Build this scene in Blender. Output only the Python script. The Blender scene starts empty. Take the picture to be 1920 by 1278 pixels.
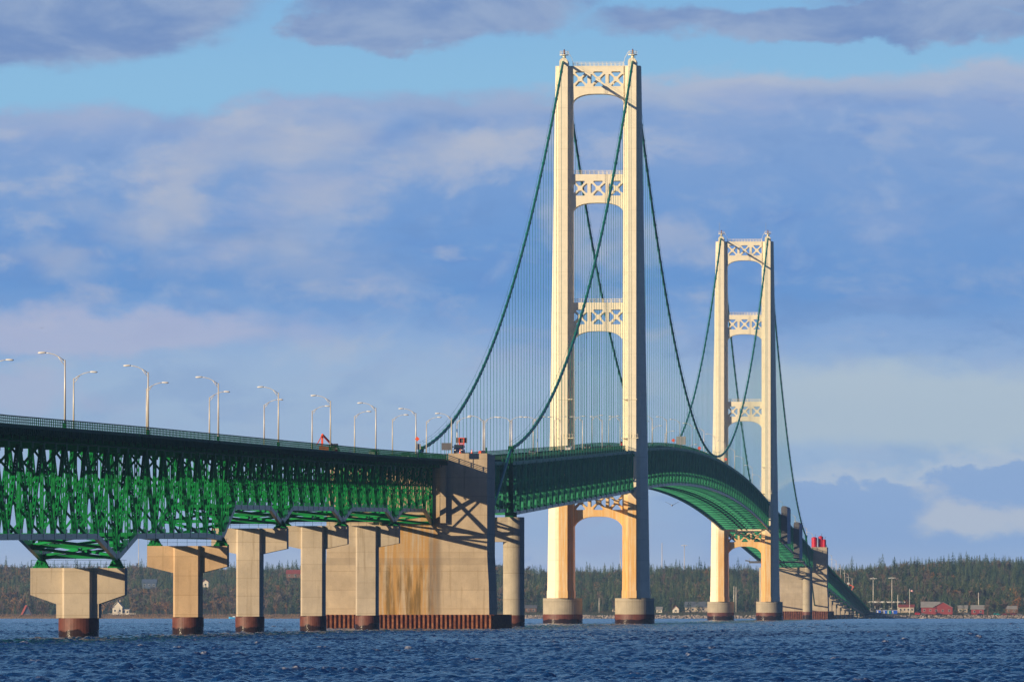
import bpy, math, random
import numpy as np
from mathutils import Vector, Matrix
R = math.radians
sc = bpy.context.scene
COL = sc.collection

# ------------------------------------------------------------------ camera
CX, CZ = 134.0, 3.9                 # camera stands 134 m east of the bridge axis, 3.9 m above the lake
FPX = 15240.0                       # focal length in pixels of a 1920 px wide frame
cam = bpy.data.cameras.new("camera")
cam.sensor_width = 36.0
cam.lens = 36.0 * FPX / 1920.0
cam.clip_start = 1.0
cam.clip_end = 60000.0
camo = bpy.data.objects.new("camera", cam)
COL.objects.link(camo)
camo.location = (CX, 0, CZ)
yaw = math.atan(1010.0 / FPX)
pitch = math.atan(502.0 / FPX)
camo.rotation_euler = (R(90) + pitch, 0, yaw)
sc.camera = camo

# ------------------------------------------------------------------ light
SUN_AZ, SUN_EL = 53.0, 14.8         # degrees left of straight-behind, degrees up
sdir = Vector((-math.sin(R(SUN_AZ)) * math.cos(R(SUN_EL)), -math.cos(R(SUN_AZ)) * math.cos(R(SUN_EL)), math.sin(R(SUN_EL))))
sun = bpy.data.lights.new("sun", 'SUN')
sun.energy = 5.0
sun.angle = R(0.5)
sun.color = (1.0, 0.80, 0.53)
suno = bpy.data.objects.new("sun", sun)
COL.objects.link(suno)
suno.rotation_euler = sdir.to_track_quat('Z', 'Y').to_euler()
suno.location = (-300, 0, 400)
sc.view_settings.view_transform = 'Standard'
sc.view_settings.look = 'None'
sc.view_settings.exposure = 0.22
sc.view_settings.gamma = 1.0


def lin(c):
    out = []
    for v in c:
        v = v / 255.0
        out.append(v / 12.92 if v <= 0.04045 else ((v + 0.055) / 1.055) ** 2.4)
    return tuple(out) + (1.0,)


class NT:
    """small helper for writing node trees"""
    def __init__(s, tree):
        s.t = tree; s.n = tree.nodes; s.l = tree.links
    def node(s, typ, **kw):
        nd = s.n.new(typ)
        for k, v in kw.items():
            setattr(nd, k, v)
        return nd
    def put(s, sock, v):
        if isinstance(v, bpy.types.NodeSocket):
            s.l.new(v, sock)
        elif v is not None:
            sock.default_value = v
    def m(s, op, a, b=None, c=None, clamp=False):
        nd = s.node('ShaderNodeMath', operation=op); nd.use_clamp = clamp
        s.put(nd.inputs[0], a); s.put(nd.inputs[1], b); s.put(nd.inputs[2], c)
        return nd.outputs[0]
    def noise(s, vec, scale, detail=4.0, rough=0.5, dist=0.0):
        nd = s.node('ShaderNodeTexNoise')
        s.put(nd.inputs['Vector'], vec)
        nd.inputs['Scale'].default_value = scale; nd.inputs['Detail'].default_value = detail
        nd.inputs['Roughness'].default_value = rough; nd.inputs['Distortion'].default_value = dist
        return nd.outputs[0]
    def ss(s, v, lo, hi, a=0.0, b=1.0):
        nd = s.node('ShaderNodeMapRange', interpolation_type='SMOOTHSTEP')
        s.put(nd.inputs[0], v); s.put(nd.inputs[1], lo); s.put(nd.inputs[2], hi)
        nd.inputs[3].default_value = a; nd.inputs[4].default_value = b
        return nd.outputs[0]
    def ramp(s, v, stops):
        nd = s.node('ShaderNodeValToRGB')
        e = nd.color_ramp.elements
        while len(e) < len(stops): e.new(0.5)
        for i, (p, c) in enumerate(stops):
            e[i].position = p; e[i].color = c
        s.put(nd.inputs[0], v)
        return nd.outputs[0]
    def mix(s, f, a, b, blend='MIX'):
        nd = s.node('ShaderNodeMix', data_type='RGBA', blend_type=blend)
        s.put(nd.inputs[0], f); s.put(nd.inputs[6], a); s.put(nd.inputs[7], b)
        return nd.outputs[2]
    def xyz(s, x, y, z):
        nd = s.node('ShaderNodeCombineXYZ')
        s.put(nd.inputs[0], x); s.put(nd.inputs[1], y); s.put(nd.inputs[2], z)
        return nd.outputs[0]


world = bpy.data.worlds.new("World")
sc.world = world
world.use_nodes = True
wt = NT(world.node_tree)
wt.n.clear()
wout = wt.node('ShaderNodeOutputWorld')
bg = wt.node('ShaderNodeBackground')
bg.inputs['Strength'].default_value = 0.05
wt.l.new(bg.outputs[0], wout.inputs[0])
sky = wt.node('ShaderNodeTexSky', sky_type='NISHITA')
sky.sun_disc = False
sky.sun_elevation = R(SUN_EL)
sky.sun_rotation = R(180 + SUN_AZ)
sky.altitude = 180; sky.air_density = 1.0; sky.dust_density = 0.6; sky.ozone_density = 1.6
tc = wt.node('ShaderNodeTexCoord')
sep = wt.node('ShaderNodeSeparateXYZ')
wt.l.new(tc.outputs['Generated'], sep.inputs[0])
az = wt.m('ARCTAN2', sep.outputs[0], sep.outputs[1])
el = wt.m('ARCSINE', sep.outputs[2])
U = wt.m('MULTIPLY_ADD', az, 15.24, 1.01)       # bearing, 1 unit = 3.76 degrees, 0 = photograph's bearing
V = wt.m('MULTIPLY', el, 15.24)                 # height above the horizon, same unit
SV = wt.xyz(U, wt.m('MULTIPLY', V, 2.4), 0.37)
n_big = wt.noise(SV, 1.3, 5, 0.52, 0.3)
n_mid = wt.noise(SV, 3.4, 8, 0.60, 0.35)
SV2 = wt.xyz(wt.m('ADD', U, 7.3), wt.m('MULTIPLY', V, 1.6), 2.1)
n_fine = wt.noise(SV2, 7.0, 7, 0.6, 0.4)
nb = wt.m('SUBTRACT', n_big, 0.5)
nm = wt.m('SUBTRACT', n_mid, 0.5)
nf = wt.m('SUBTRACT', n_fine, 0.5)
Vw = wt.m('ADD', V, wt.m('ADD', wt.m('MULTIPLY', nb, 0.20), wt.m('MULTIPLY', nm, 0.10)))
Vr = wt.m('DIVIDE', Vw, 1.2)
def st(v, c): return (v / 1.2, lin(c))
base = wt.ramp(Vr, [st(0.0, (182, 192, 216)), st(0.14, (158, 183, 220)), st(0.30, (160, 187, 221)), st(0.43, (157, 185, 220)),
                    st(0.52, (133, 168, 218)), st(0.60, (102, 149, 211)), st(0.74, (112, 153, 211)), st(0.86, (124, 158, 210)), st(1.0, (138, 164, 210))])
n_w1 = wt.noise(wt.xyz(U, wt.m('MULTIPLY', V, 1.7), 5.2), 4.2, 7, 0.58)
n_w2 = wt.noise(wt.xyz(U, wt.m('MULTIPLY', V, 1.7), 9.9), 4.2, 7, 0.58)
UB = wt.m('ADD', U, wt.m('MULTIPLY', wt.m('SUBTRACT', n_w1, 0.5), 0.42))
VB = wt.m('ADD', V, wt.m('MULTIPLY', wt.m('SUBTRACT', n_w2, 0.5), 0.17))
def blob(u0, v0, ru, rv, amp=0.55, soft=0.5):
    du = wt.m('DIVIDE', wt.m('SUBTRACT', UB, u0), ru)
    dv = wt.m('DIVIDE', wt.m('SUBTRACT', VB, v0), rv)
    amp *= 0.35
    r = wt.m('SQRT', wt.m('ADD', wt.m('MULTIPLY', du, du), wt.m('MULTIPLY', dv, dv)))
    r = wt.m('ADD', r, wt.m('ADD', wt.m('MULTIPLY', nm, amp * 2.0), wt.m('MULTIPLY', nf, amp)))
    return wt.ss(r, 1.0 + soft, 1.0 - soft)
def vmax(*a):
    r = a[0]
    for b in a[1:]:
        r = wt.m('MAXIMUM', r, b)
    return r
c = base
# darker and brighter folds inside the main cloud deck
c = wt.mix(wt.m('MULTIPLY', wt.ss(n_mid, 0.50, 0.70), wt.ss(U, 0.9, 0.0, 0.25, 0.62)), c, lin((160, 174, 210)))
c = wt.mix(wt.m('MULTIPLY', wt.ss(n_mid, 0.47, 0.30), 0.45), c, lin((98, 138, 204)))
c = wt.mix(wt.m('MULTIPLY', wt.ss(n_fine, 0.52, 0.72), 0.30), c, lin((170, 186, 216)))
# billows: compare the cloud density with the density a little towards the sun (upper left)
rv = wt.xyz(U, wt.m('MULTIPLY', V, 2.0), 3.3)
rv2 = wt.xyz(wt.m('ADD', U, -0.045), wt.m('MULTIPLY_ADD', V, 2.0, 0.075), 3.3)
rel = wt.m('SUBTRACT', wt.noise(rv, 2.3, 9, 0.58, 0.25), wt.noise(rv2, 2.3, 9, 0.58, 0.25))
relk = wt.ss(V, 0.15, 0.5)
c = wt.mix(wt.m('MULTIPLY', wt.m('MULTIPLY', wt.ss(rel, 0.0, 0.16), wt.ss(U, 1.0, -0.1, 0.28, 0.50)), relk), c, lin((184, 190, 208)))
c = wt.mix(wt.m('MULTIPLY', wt.m('MULTIPLY', wt.ss(rel, -0.01, -0.16), 0.50), relk), c, lin((104, 143, 201)))
# the pale gap low on the right, the cloud bank under it
c = wt.mix(wt.m('MULTIPLY', blob(0.75, 0.385, 0.42, 0.085, 0.20, 0.35), 0.85), c, lin((182, 199, 214)))
bank = wt.m('ADD', wt.m('MULTIPLY_ADD', wt.m('SINE', wt.m('MULTIPLY_ADD', U, 6.5, -3.4)), 0.028, 0.245), wt.m('MULTIPLY_ADD', wt.m('SUBTRACT', n_w2, 0.5), 0.20, wt.m('MULTIPLY', nf, 0.05)))
dB = wt.m('SUBTRACT', bank, V)
c = wt.mix(wt.m('MULTIPLY', wt.m('MULTIPLY', wt.ss(dB, -0.03, -0.004), wt.ss(dB, 0.03, 0.0)), wt.ss(U, 0.3, 0.6, 0.0, 0.45)), c, lin((196, 205, 218)))
c = wt.mix(wt.m('MULTIPLY', wt.m('MULTIPLY', wt.ss(dB, -0.004, 0.008), wt.ss(V, 0.04, 0.14)), wt.ss(U, 0.2, 0.5, 0.15, 0.9)), c, lin((141, 172, 219)))
c = wt.mix(wt.m('MULTIPLY', blob(0.86, 0.175, 0.12, 0.035, 0.5, 0.4), 0.75), c, lin((192, 200, 214)))
c = wt.mix(wt.m('MULTIPLY', blob(-0.25, 0.40, 0.62, 0.10, 0.5, 0.5), 0.55), c, lin((166, 190, 221)))
c = wt.mix(wt.m('MULTIPLY', blob(-0.80, 0.53, 0.42, 0.045, 0.4, 0.35), 0.75), c, lin((178, 184, 214)))
c = wt.mix(wt.m('MULTIPLY', blob(-0.92, 0.40, 0.16, 0.05, 0.5, 0.4), 0.55), c, lin((178, 184, 214)))
# sunlit lobes
for (u0, v0, ru, rv, k) in ((-0.61, 0.79, 0.06, 0.085, 0.62), (-0.70, 0.735, 0.12, 0.03, 0.45), (-0.44, 0.88, 0.12, 0.045, 0.6), (-0.08, 0.85, 0.14, 0.035, 0.55),
                            (-0.34, 0.765, 0.10, 0.05, 0.5), (0.17, 0.71, 0.05, 0.09, 0.6), (0.29, 0.70, 0.06, 0.03, 0.45), (-0.84, 0.655, 0.08, 0.025, 0.45), (-0.40, 0.65, 0.13, 0.045, 0.4)):
    c = wt.mix(wt.m('MULTIPLY', blob(u0, v0, ru, rv, 0.5, 0.85), k * 0.85), c, lin((190, 192, 204)))
# upper edge of the cloud deck, with a warm rim on the right
edge = wt.m('ADD', wt.m('MULTIPLY_ADD', U, 0.050, 0.972), wt.m('ADD', wt.m('MULTIPLY', nm, 0.12), wt.m('MULTIPLY', nf, 0.05)))
dE = wt.m('SUBTRACT', V, edge)
rim = wt.m('MULTIPLY', wt.ss(dE, -0.06, -0.012), wt.ss(U, -0.4, 0.4, 0.25, 0.6))
c = wt.mix(rim, c, lin((180, 189, 207)))
clear = wt.mix(wt.ss(V, 0.95, 1.2), lin((137, 186, 224)), lin((126, 176, 222)))
c = wt.mix(wt.ss(dE, -0.018, 0.016), c, clear)
# torn darker clouds along the top
top = vmax(blob(-0.93, 1.125, 0.46, 0.105, 0.42, 0.16), blob(-0.10, 1.125, 0.27, 0.060, 0.45, 0.18), blob(-0.27, 1.085, 0.11, 0.04, 0.45, 0.2),
           blob(0.62, 1.098, 0.44, 0.038, 0.34, 0.2), blob(0.95, 1.15, 0.3, 0.035, 0.3, 0.2))
tcol = wt.mix(wt.ss(n_mid, 0.35, 0.65), lin((112, 142, 193)), lin((146, 167, 203)))
c = wt.mix(top, c, tcol)
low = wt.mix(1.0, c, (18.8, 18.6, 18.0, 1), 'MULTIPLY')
# unseen low sky at other bearings is darkened to weaken fill light in shade
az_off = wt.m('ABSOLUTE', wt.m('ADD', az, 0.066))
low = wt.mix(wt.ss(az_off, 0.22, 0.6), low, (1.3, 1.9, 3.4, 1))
# above the view clouds thin into the sky texture, tinted for fill and water
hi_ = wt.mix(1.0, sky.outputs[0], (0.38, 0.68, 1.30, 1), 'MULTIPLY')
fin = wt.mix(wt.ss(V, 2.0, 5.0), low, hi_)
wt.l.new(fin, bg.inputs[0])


# ------------------------------------------------------------------ materials
def new_mat(name):
    m = bpy.data.materials.new(name); m.use_nodes = True
    nt = NT(m.node_tree)
    p = m.node_tree.nodes['Principled BSDF']
    return m, nt, p


def simple(name, rgb, rough=0.6, metal=0.0, var=0.12, scale=1.5, spec=None, rgb_is_lin=True):
    m, t, p = new_mat(name)
    co = t.node('ShaderNodeTexCoord').outputs['Object']
    n = t.noise(co, scale, 5, 0.6)
    c = tuple(rgb) + (1.0,)
    d = tuple(v * (1 - var) for v in rgb) + (1.0,)
    b = tuple(min(1, v * (1 + var)) for v in rgb) + (1.0,)
    t.l.new(t.ramp(n, [(0.3, d), (0.5, c), (0.7, b)]), p.inputs['Base Color'])
    p.inputs['Roughness'].default_value = rough; p.inputs['Metallic'].default_value = metal
    if spec is not None: p.inputs['Specular IOR Level'].default_value = spec
    return m


def concrete(name, rgb, stain=0.35, lift=3.0, streak=1.0, extra=None):
    m, t, p = new_mat(name)
    geo = t.node('ShaderNodeNewGeometry').outputs['Position']
    sp = t.node('ShaderNodeSeparateXYZ'); t.l.new(geo, sp.inputs[0])
    x, y, z = sp.outputs
    co = t.xyz(x, y, z)
    n1 = t.noise(co, 0.35, 6, 0.6)
    vs = t.xyz(t.m('MULTIPLY', x, 1.3), t.m('MULTIPLY', y, 1.3), t.m('MULTIPLY', z, 0.07))
    n2 = t.noise(vs, 1.0, 6, 0.65)
    n3 = t.noise(co, 2.5, 5, 0.7)
    c0 = tuple(rgb) + (1.0,)
    dk = (rgb[0] * 0.55, rgb[1] * 0.5, rgb[2] * 0.42, 1)
    lt = (min(1, rgb[0] * 1.15), min(1, rgb[1] * 1.14), min(1, rgb[2] * 1.12), 1)
    c = t.ramp(n1, [(0.32, tuple(v * 0.86 for v in rgb) + (1,)), (0.52, c0), (0.72, lt)])
    c = t.mix(t.m('MULTIPLY', t.ss(n2, 0.52, 0.75), stain * streak), c, dk)
    c = t.mix(t.m('MULTIPLY', t.ss(n3, 0.55, 0.8), stain * 0.6), c, dk)
    n5 = t.noise(co, 0.11, 4, 0.6)
    c = t.mix(t.ss(n5, 0.35, 0.65, 0.0, 0.18), c, (rgb[0] * 0.62, rgb[1] * 0.62, rgb[2] * 0.60, 1))
    n6 = t.noise(co, 9.0, 3, 0.7)
    c = t.mix(t.m('MULTIPLY', t.ss(n6, 0.52, 0.70), 0.22), c, dk)
    # casting-lift lines
    fr = t.m('FRACT', t.m('DIVIDE', z, lift))
    jl = t.m('MULTIPLY', t.m('LESS_THAN', fr, 0.035), 0.45)
    c = t.mix(jl, c, dk)
    lv = t.m('FLOOR', t.m('DIVIDE', z, lift))
    band = t.node('ShaderNodeTexWhiteNoise', noise_dimensions='1D'); t.l.new(lv, band.inputs['W'])
    c = t.mix(t.m('MULTIPLY', band.outputs['Value'], 0.16), c, dk)
    if extra: c = extra(t, c, x, y, z, n1, n2, n3)
    t.l.new(c, p.inputs['Base Color'])
    p.inputs['Roughness'].default_value = 0.9
    p.inputs['Specular IOR Level'].default_value = 0.2
    bp = t.node('ShaderNodeBump'); bp.inputs['Strength'].default_value = 0.35; bp.inputs['Distance'].default_value = 0.08
    t.l.new(n3, bp.inputs['Height']); t.l.new(bp.outputs[0], p.inputs['Normal'])
    return m


def anchor_extra(t, c, x, y, z, n1, n2, n3):
    # water seeping from the truss seat has left ochre and olive streaks down the face
    inx = t.m('MULTIPLY', t.ss(x, -6.6, -5.6), t.ss(x, 7.5, 5.5))
    below = t.ss(z, 25.0, 22.5)
    vs = t.xyz(t.m('MULTIPLY', x, 0.9), 0.0, t.m('MULTIPLY', z, 0.05))
    a = t.noise(vs, 1.2, 6, 0.62)
    vs2 = t.xyz(t.m('ADD', t.m('MULTIPLY', x, 0.75), 11.3), 0.0, t.m('MULTIPLY', z, 0.09))
    b = t.noise(vs2, 1.0, 5, 0.6)
    k = t.m('MULTIPLY', inx, below)
    c = t.mix(t.m('MULTIPLY', t.m('MULTIPLY', t.ss(a, 0.36, 0.58), 0.85), k), c, (0.50, 0.27, 0.07, 1))
    rag = t.ss(t.m('ADD', z, t.m('MULTIPLY', n3, 5.0)), 17.5, 13.4)
    c = t.mix(t.m('MULTIPLY', t.m('MULTIPLY', t.ss(b, 0.42, 0.64), 0.85), t.m('MULTIPLY', k, rag)), c, (0.17, 0.11, 0.035, 1))
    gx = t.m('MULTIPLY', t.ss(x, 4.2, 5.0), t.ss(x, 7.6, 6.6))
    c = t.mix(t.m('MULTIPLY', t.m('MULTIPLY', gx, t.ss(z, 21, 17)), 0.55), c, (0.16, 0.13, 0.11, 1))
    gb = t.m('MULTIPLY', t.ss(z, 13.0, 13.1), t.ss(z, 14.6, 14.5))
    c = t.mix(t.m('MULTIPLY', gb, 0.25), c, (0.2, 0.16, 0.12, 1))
    return c


M = {}
M['conc'] = concrete('pier concrete', (0.55, 0.465, 0.355), 0.7)
M['conc_rust'] = concrete('rust tinted pier concrete', (0.58, 0.41, 0.25), 0.75)
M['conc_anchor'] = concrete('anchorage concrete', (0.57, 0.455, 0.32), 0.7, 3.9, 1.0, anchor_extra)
M['conc_pale'] = concrete('tower caisson concrete', (0.48, 0.42, 0.32), 0.65, 6.0)


def caisson_mat():
    m, t, p = new_mat('brown coated caisson steel')
    geo = t.node('ShaderNodeNewGeometry').outputs['Position']
    sp = t.node('ShaderNodeSeparateXYZ'); t.l.new(geo, sp.inputs[0])
    n = t.noise(geo, 0.9, 6, 0.65)
    vs = t.xyz(t.m('MULTIPLY', sp.outputs[0], 1.6), t.m('MULTIPLY', sp.outputs[1], 1.6), t.m('MULTIPLY', sp.outputs[2], 0.15))
    n2 = t.noise(vs, 1.3, 5, 0.6)
    c = t.ramp(n, [(0.3, (0.09, 0.028, 0.018, 1)), (0.55, (0.15, 0.045, 0.03, 1)), (0.75, (0.19, 0.07, 0.045, 1))])
    c = t.mix(t.m('MULTIPLY', t.ss(n2, 0.58, 0.72), 0.5), c, (0.26, 0.11, 0.05, 1))
    wet = t.ss(t.m('ADD', sp.outputs[2], t.m('MULTIPLY', t.noise(geo, 0.5, 3, 0.5), -1.6)), 0.25, -0.05)
    c = t.mix(t.m('MULTIPLY', wet, 0.85), c, (0.012, 0.012, 0.013, 1))
    t.l.new(t.m('MULTIPLY_ADD', wet, -0.35, 0.55), p.inputs['Roughness'])
    t.l.new(c, p.inputs['Base Color'])
    return m
M['caisson'] = caisson_mat()


def sheet_mat():
    m, t, p = new_mat('rusty sheet piling')
    geo = t.node('ShaderNodeNewGeometry').outputs['Position']
    n = t.noise(geo, 1.1, 6, 0.7)
    c = t.ramp(n, [(0.32, (0.10, 0.028, 0.014, 1)), (0.5, (0.24, 0.075, 0.03, 1)), (0.68, (0.42, 0.18, 0.08, 1))])
    t.l.new(c, p.inputs['Base Color']); p.inputs['Roughness'].default_value = 0.8
    return m
M['sheet'] = sheet_mat()


def green_mat(name, rgb, rough=0.38, rust=0.5, spec=0.4):
    m, t, p = new_mat(name)
    geo = t.node('ShaderNodeNewGeometry').outputs['Position']
    n = t.noise(geo, 0.25, 5, 0.6)
    n2 = t.noise(geo, 1.4, 6, 0.72)
    lo = tuple(v * 0.72 for v in rgb) + (1,)
    hi = tuple(v * 1.22 for v in rgb) + (1,)
    c = t.ramp(n, [(0.3, lo), (0.7, hi)])
    c = t.mix(t.m('MULTIPLY', t.ss(n2, 0.66, 0.74), rust), c, (0.22, 0.15, 0.04, 1))
    t.l.new(c, p.inputs['Base Color'])
    p.inputs['Roughness'].default_value = rough
    p.inputs['Specular IOR Level'].default_value = spec
    return m
M['green'] = green_mat('truss green paint', (0.004, 0.215, 0.050), 0.6, 0.6, 0.15)
M['green_teal'] = green_mat('suspended span green paint', (0.040, 0.300, 0.150), 0.55, 0.25, 0.2)
M['green_dk'] = green_mat('railing green paint', (0.003, 0.085, 0.030), 0.7, 0.2, 0.12)
M['green_cable'] = green_mat('cable green paint', (0.012, 0.19, 0.135), 0.5, 0.2, 0.3)
M['green_rope'] = green_mat('hanger rope green paint', (0.05, 0.30, 0.25), 0.5, 0.1, 0.3)
M['green_chord'] = green_mat('bottom chord green paint', (0.010, 0.120, 0.065), 0.34, 0.2, 0.25)


def cream_mat(name, rgb, rust, lo=(0.85, 0.43, 0.07, 1)):
    m, t, p = new_mat(name)
    geo = t.node('ShaderNodeNewGeometry').outputs['Position']
    sp = t.node('ShaderNodeSeparateXYZ'); t.l.new(geo, sp.inputs[0])
    x, y, z = sp.outputs
    n = t.noise(geo, 0.5, 5, 0.6)
    vs = t.xyz(t.m('MULTIPLY', x, 2.2), t.m('MULTIPLY', y, 2.2), t.m('MULTIPLY', z, 0.12))
    n2 = t.noise(vs, 1.0, 6, 0.66)
    c = t.ramp(n, [(0.3, tuple(v * 0.93 for v in rgb) + (1,)), (0.7, tuple(min(1, v * 1.04) for v in rgb) + (1,))])
    # plate seams every six metres
    fr = t.m('FRACT', t.m('DIVIDE', z, 6.1))
    c = t.mix(t.m('MULTIPLY', t.m('LESS_THAN', fr, 0.02), 0.22), c, (0.35, 0.27, 0.15, 1))
    c = t.mix(t.m('MULTIPLY', t.ss(n2, 0.55, 0.78), 0.30), c, (0.50, 0.36, 0.20, 1))
    # rust wash on the old paint below the roadway, between the outer faces of the legs
    k = t.m('MULTIPLY', t.ss(t.m('ABSOLUTE', x), 11.75, 11.5), t.ss(z, 40.5, 34.0))
    c = t.mix(t.m('MULTIPLY', k, t.ss(n2, 0.30, 0.66, 0.55 * rust, 1.15 * rust)), c, lo)
    n4 = t.noise(geo, 2.2, 4, 0.7)
    c = t.mix(t.m('MULTIPLY', t.ss(n4, 0.71, 0.75), t.m('MULTIPLY', t.ss(z, 46, 36), 0.8)), c, (0.16, 0.06, 0.02, 1))
    t.l.new(c, p.inputs['Base Color'])
    p.inputs['Roughness'].default_value = 0.5
    p.inputs['Specular IOR Level'].default_value = 0.35
    return m
M['cream'] = cream_mat('ivory tower paint', (0.95, 0.86, 0.65), 0.75)
M['asphalt'] = simple('roadway asphalt', (0.06, 0.058, 0.06), 0.85, 0, 0.25, 0.4)
M['galv'] = simple('galvanised lamp steel', (0.72, 0.66, 0.56), 0.45, 0.15, 0.06)
M['white'] = simple('white paint', (0.78, 0.76, 0.72), 0.45, 0, 0.05)
M['dark'] = simple('dark rubber', (0.02, 0.02, 0.022), 0.7, 0, 0.2)
M['navy'] = simple('navy truck paint', (0.012, 0.02, 0.07), 0.3, 0, 0.1)
M['glass'] = simple('vehicle glass', (0.03, 0.05, 0.06), 0.08, 0, 0.1)
M['orange'] = simple('safety orange', (0.85, 0.10, 0.02), 0.5, 0, 0.08)
M['red'] = simple('red paint', (0.55, 0.02, 0.03), 0.4, 0, 0.12)
M['maroon'] = simple('maroon paint', (0.16, 0.02, 0.02), 0.4, 0, 0.12)
M['grey'] = simple('grey paint', (0.30, 0.30, 0.31), 0.5, 0, 0.1)
M['dgrey'] = simple('dark grey sheet', (0.12, 0.12, 0.13), 0.6, 0, 0.15)
M['tarp'] = simple('grey tarpaulin', (0.70, 0.70, 0.76), 0.8, 0, 0.2, 0.4)
M['redtank'] = simple('bright red tank paint', (0.62, 0.012, 0.04), 0.35, 0, 0.1)
M['redwall'] = simple('red lodge siding', (0.30, 0.05, 0.05), 0.8, 0, 0.15, 0.4)
M['roofgrey'] = simple('weathered grey roofing', (0.30, 0.29, 0.27), 0.85, 0, 0.15, 0.3)
M['roofblue'] = simple('blue grey metal roofing', (0.15, 0.17, 0.20), 0.6, 0, 0.12, 0.2)
M['roofred'] = simple('red roofing', (0.30, 0.06, 0.04), 0.8, 0, 0.15, 0.4)
M['whitewall'] = simple('white painted boards', (0.76, 0.70, 0.58), 0.8, 0, 0.08, 0.5)
M['creamwall'] = simple('pale stone wall', (0.55, 0.46, 0.36), 0.9, 0, 0.15, 0.5)
M['bluewall'] = simple('slate blue boards', (0.09, 0.13, 0.20), 0.8, 0, 0.15, 0.5)
M['brownwall'] = simple('brown boards', (0.20, 0.10, 0.06), 0.8, 0, 0.15, 0.5)
M['window'] = simple('dark window glass', (0.03, 0.035, 0.05), 0.1, 0, 0.05)
M['bluesign'] = simple('bright blue panel', (0.01, 0.10, 0.62), 0.5, 0, 0.05)
M['teal'] = simple('teal panel', (0.01, 0.28, 0.25), 0.5, 0, 0.05)
M['skyblue'] = simple('light blue hull', (0.06, 0.42, 0.80), 0.4, 0, 0.05)
M['gull'] = simple('white and grey feathers', (0.62, 0.60, 0.58), 0.9, 0, 0.2, 6)
M['gullwing'] = simple('grey wing feathers', (0.16, 0.17, 0.19), 0.9, 0, 0.2, 6)


# ------------------------------------------------------------------ mesh helpers
ORG = {}


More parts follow.
